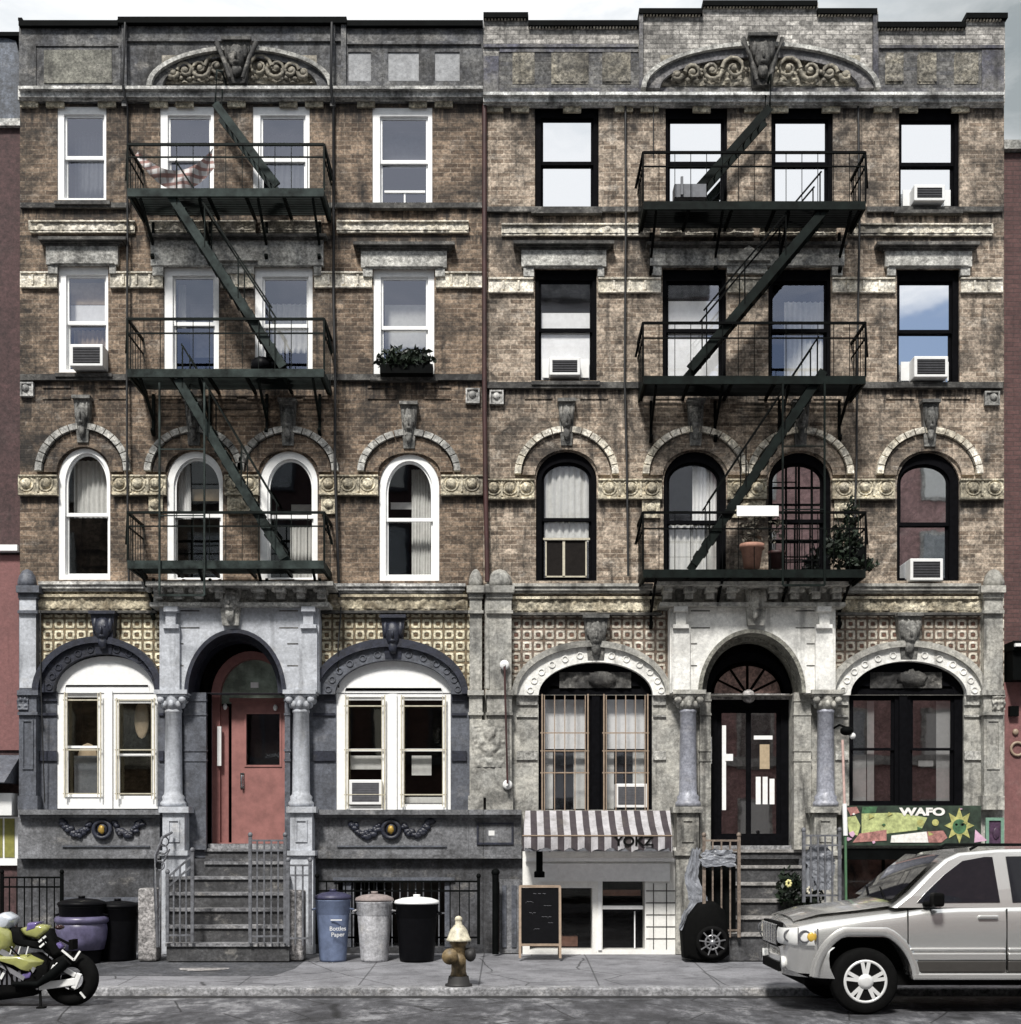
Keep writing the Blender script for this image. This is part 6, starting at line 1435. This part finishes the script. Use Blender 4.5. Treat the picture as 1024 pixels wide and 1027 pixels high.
# ================================================================== MOTORCYCLE
def motorcycle():
    d = 5.25; sc = S(d); wx, wz = X(72, d), RZ+.315
    t = thing('parked_motorcycle', (wx-.7, -d, RZ), 'lime and purple sport motorcycle parked at the kerb', 'motorcycle')
    C = Vector((wx, -d, wz)); F = Vector((wx-1.40, -d-.02, wz))
    lime = plain('lime_fairing', (0.29,0.295,0.10), .25, 0, .12, coat=.8); purp = plain('purple_fairing', (0.13,0.10,0.26), .25, 0, .2, coat=.8); silv = plain('silver_fairing', (0.62,0.66,0.72), .25, .2, .1, coat=.6); wh = plain('white_trim', (0.8,0.8,0.78), .3)
    def px(x, y, k=0.0): return Vector((X(x, d), -d-k, Z(y, d)))
    for c, nm in ((C,'rear'),(F,'front')):
        w = MB().torus(c, .225, .092, 'y', 44, 14).build('wheel', M['rubber'], t)
        mb = MB(); mb.torus(c, .175, .016, 'y', 30, 8)
        for i in range(3):
            a = 2*PI*i/3+.5; mb.bar(c+Vector((.03*math.cos(a),0,.03*math.sin(a))), c+Vector((.17*math.cos(a),0,.17*math.sin(a))), .05, .035, up=(0,1,0))
        mb.lathe([(.05,-.07),(.05,.07)], c, 14, 'y'); mb.build('rim', plain('dark_rim', (0.015,0.015,0.018), .4, .2), w)
        m = MB().lathe([(.10,-.005),(.10,.005)], c+Vector((0,-.085,0)), 24, 'y').build('brake_disc', M['tyreb'], w)
    mb = MB()   # swingarm (bright) with its bracing
    mb.bar(px(80,983,.15), px(44,988,.16), .05, .085); mb.bar(px(80,977,.15), px(60,966,.16), .04, .055); mb.bar(px(60,967,.16), px(52,984,.16), .04, .055); mb.bar(px(84,975,.15), px(78,990,.15), .04, .06); mb.blob(px(78,981,.12), (.05,.03,.05), 10)
    mb.build('swingarm', M['acwhite'], t, bevel=.012)
    def shell(pts, m, name, w, taper=.75, k=0):
        mb = MB(); n = len(pts); cx = sum(p[0] for p in pts)/n; cy = sum(p[1] for p in pts)/n; mb.smooth = True; vs = []
        for yy, s in ((-w*1.05, taper*.85), (-w, taper), (-w*.6, 1), (w*.6, 1), (w, taper), (w*1.05, taper*.85)):
            for a, b in pts: vs.append(px(cx+(a-cx)*s, cy+(b-cy)*s)+Vector((0, yy, 0)))
        fs = [tuple(range(n))[::-1], tuple(range(5*n, 6*n))]
        for j in range(5):
            for i in range(n): fs.append((j*n+i, j*n+(i+1)%n, (j+1)*n+(i+1)%n, (j+1)*n+i))
        mb.add(vs, fs); return mb.build(name, m, t, bevel=.025, seg=3)
    shell([(-45,935),(-20,918),(6,926),(16,934),(18,948),(8,958),(-10,962),(-40,955)], lime, 'fuel_tank', .20)
    shell([(-60,960),(-20,955),(18,957),(34,956),(48,963),(42,975),(30,968),(10,962),(-20,966),(-55,975)], lime, 'side_fairing', .23)
    shell([(22,931),(38,926),(50,928),(51,934),(40,942),(26,938)], lime, 'tail_fairing', .12)
    shell([(30,925),(42,924),(40,931),(28,935)], purp, 'tail_flash', .125)
    shell([(-6,920),(8,914),(18,920),(12,931),(-4,934)], silv, 'seat_cowl', .15)
    shell([(40,938),(52,930),(58,945),(66,957),(56,962),(44,952)], M['rubber'], 'tail_unit', .10)
    shell([(50,948),(62,944),(66,950),(56,956)], purp, 'hugger', .07)
    shell([(-30,962),(10,958),(40,955),(52,965),(50,984),(36,998),(-8,1004),(-40,995)], M['rubber'], 'engine', .17)
    shell([(-16,986),(2,972),(8,968),(4,982),(-8,1000),(-22,1004)], purp, 'belly_pan', .19)
    shell([(26,975),(40,971),(36,980),(28,982)], purp, 'frame_cover', .185)
    shell([(12,930),(22,930),(28,942),(42,944),(44,952),(20,948),(14,945)], M['rubber'], 'seat', .13)
    shell([(-110,925),(-80,905),(-60,908),(-50,930),(-70,965),(-105,955)], lime, 'front_fairing', .2)
    mb = MB()
    for a, b in (((66,952),(78,962)),((78,962),(84,953)),((43,944),(50,938)),((44,949),(50,944))): mb.bar(px(a[0],a[1],.14), px(b[0],b[1],.14), .016, .022)
    for x in (18,26,34): mb.bar(px(x,948,.19), px(x-2,956,.20), .012, .012)
    mb.bar(px(10,974,.2), px(7,980,.21), .025, .03); mb.bar(px(83,994,.1), px(88,1000,.1), .02, .02); mb.bar(px(50,990,.14), px(57,986,.14), .03, .03)
    mb.build('white_trim', wh, t)
    mb = MB(); mb.tube([px(20,985,.22), px(45,985,.24), px(60,975,.24), px(74,962,.22)], [.03,.035,.06,.06], 12); mb.build('exhaust', M['ironb'], t)
    mb = MB(); mb.tube([px(44,990,.14), px(49,1013,.26)], .016, 8); mb.box(px(49,1013).x-.04, px(49,1013).x+.05, -d-.32, -d-.22, RZ, RZ+.02); mb.build('kickstand', M['rubber'], t)
    mb = MB()   # engine fins, hoses, chain run, frame spars
    for i in range(7): mb.box(px(-6+i*5,0).x, px(-3.4+i*5,0).x, -d-.19, -d-.17, px(0,986).z, px(0,972).z)
    mb.build('engine_fin', M['acgrille'], t)
    for a, b, c_ in (((16,948),(30,962),(40,978)), ((0,956),(12,968),(20,984)), ((48,940),(56,952),(52,966))):
        MB().tube([px(*a,.2), px(*b,.21), px(*c_,.19)], .010, 6).build('hose', M['tyreb'], t)
    mb = MB(); mb.bar(px(40,979,.13), px(72,975,.11), .012, .02); mb.bar(px(40,991,.13), px(72,988,.11), .012, .02); mb.build('chain', M['acgrille'], t)
    mb = MB(); mb.bar(px(2,950,.18), px(40,972,.18), .03, .06); mb.bar(px(-20,950,.18), px(30,980,.18), .03, .05); mb.build('frame_spar', plain('alloy_spar', (0.30,0.30,0.32), .4, .5), t)
    mb = MB(); mb.blob(px(60,930,.0), (.05,.09,.03), 10); mb.build('tail_lamp', plain('smoked_red_lens', (0.03,0.01,0.01), .2), t)
    mb = MB(); mb.bar(px(58,940,.05), px(74,948,.05), .02, .03); mb.box(px(72,0).x, px(76,0).x, -d-.12, -d+.08, px(0,952).z, px(0,942).z); mb.build('plate_hanger', M['tyreb'], t)
    mb = MB(); mb.tube([F+Vector((0,-.1,0)), px(-70,925,.1)], .03, 10); mb.tube([F+Vector((0,.1,0)), px(-70,925,-.1)], .03, 10); mb.build('fork', M['chrome'], t)
    mb = MB(); mb.tube([px(-64,912,.35), px(-68,908,.15), px(-68,908,-.15), px(-64,912,-.35)], .016, 8); mb.build('handlebar', M['rubber'], t)
motorcycle()

# ================================================================== LIGHT, SKY, CAMERA
w = bpy.data.worlds.new('World'); scene.world = w; w.use_nodes = True; nt = w.node_tree
for n in list(nt.nodes): nt.nodes.remove(n)
out = nt.nodes.new('ShaderNodeOutputWorld'); bg = nt.nodes.new('ShaderNodeBackground'); bg.inputs['Strength'].default_value = 0.060
sky = nt.nodes.new('ShaderNodeTexSky'); sky.sky_type = 'NISHITA'; sky.sun_disc = False
SUN_EL, SUN_AZ = math.radians(50), math.atan2(-.25, -.95)
sky.sun_elevation = SUN_EL; sky.sun_rotation = SUN_AZ
tc = nt.nodes.new('ShaderNodeTexCoord')
mp = nt.nodes.new('ShaderNodeMapping'); mp.inputs['Scale'].default_value = (1.0, 1.0, 2.6); mp.inputs['Location'].default_value = (0.35, 0.2, 0.1); L(nt, tc.outputs['Generated'], mp.inputs[0])
sp = nt.nodes.new('ShaderNodeSeparateXYZ'); L(nt, tc.outputs['Generated'], sp.inputs[0])
def mth(op, a, b):
    n = nt.nodes.new('ShaderNodeMath'); n.operation = op
    for s, v in zip(n.inputs, (a, b)):
        if isinstance(v, (int, float)): s.default_value = v
        else: L(nt, v, s)
    return n.outputs[0]
# cloud cover thins toward the lower sky over the street's far side, where blue shows
lown = mth('MULTIPLY', ramp(nt, sp.outputs[2], [(0.30, 0.30), (0.42, 0.0)]), ramp(nt, sp.outputs[1], [(0.0, 1.0), (0.02, 0.0)]))
cl = ramp(nt, mth('SUBTRACT', noi(nt, mp.outputs[0], 2.0, 9, 0.62, 0.5), lown), [(0.26, 0.0), (0.38, 1.0)])
cc = ramp(nt, noi(nt, mp.outputs[0], 3.4, 7, 0.6, 0.4), [(0.33, (6.8, 7.6, 8.3)), (0.52, (11.8, 11.9, 12.0))])
gl = ramp(nt, mth('ADD', sp.outputs[0], mth('MULTIPLY', noi(nt, mp.outputs[0], 5.0, 7, 0.6, 0.4), 0.35)), [(0.33, 0.0), (0.50, 0.85)])
gl = mth('MULTIPLY', gl, ramp(nt, sp.outputs[1], [(0.3, 0.0), (0.6, 1.0)]))
cc = mixc(nt, gl, cc, (2.6, 3.1, 3.3))
L(nt, mixc(nt, cl, sky.outputs[0], cc), bg.inputs[0]); L(nt, bg.outputs[0], out.inputs[0])
sl = bpy.data.lights.new('sun', 'SUN'); sl.energy = 3.1; sl.angle = math.radians(9); sl.color = (1, .97, .92)
so = bpy.data.objects.new('sun', sl); col.objects.link(so)
sd = Vector((math.sin(SUN_AZ)*math.cos(SUN_EL), math.cos(SUN_AZ)*math.cos(SUN_EL), math.sin(SUN_EL)))
so.rotation_euler = sd.to_track_quat('Z', 'Y').to_euler()
cam = bpy.data.cameras.new('camera'); co = bpy.data.objects.new('camera', cam); col.objects.link(co)
co.location = (0, CAM_Y, CAM_Z); co.rotation_euler = (PI/2, 0, 0)
cam.sensor_fit = 'HORIZONTAL'; cam.sensor_width = 36; cam.lens = 36*FPX/1024; cam.shift_y = (HOR-513.5)/1024; cam.clip_end = 1500
scene.camera = co
scene.view_settings.view_transform = 'Standard'; scene.view_settings.look = 'None'; scene.view_settings.gamma = 1; scene.view_settings.exposure = 0.6
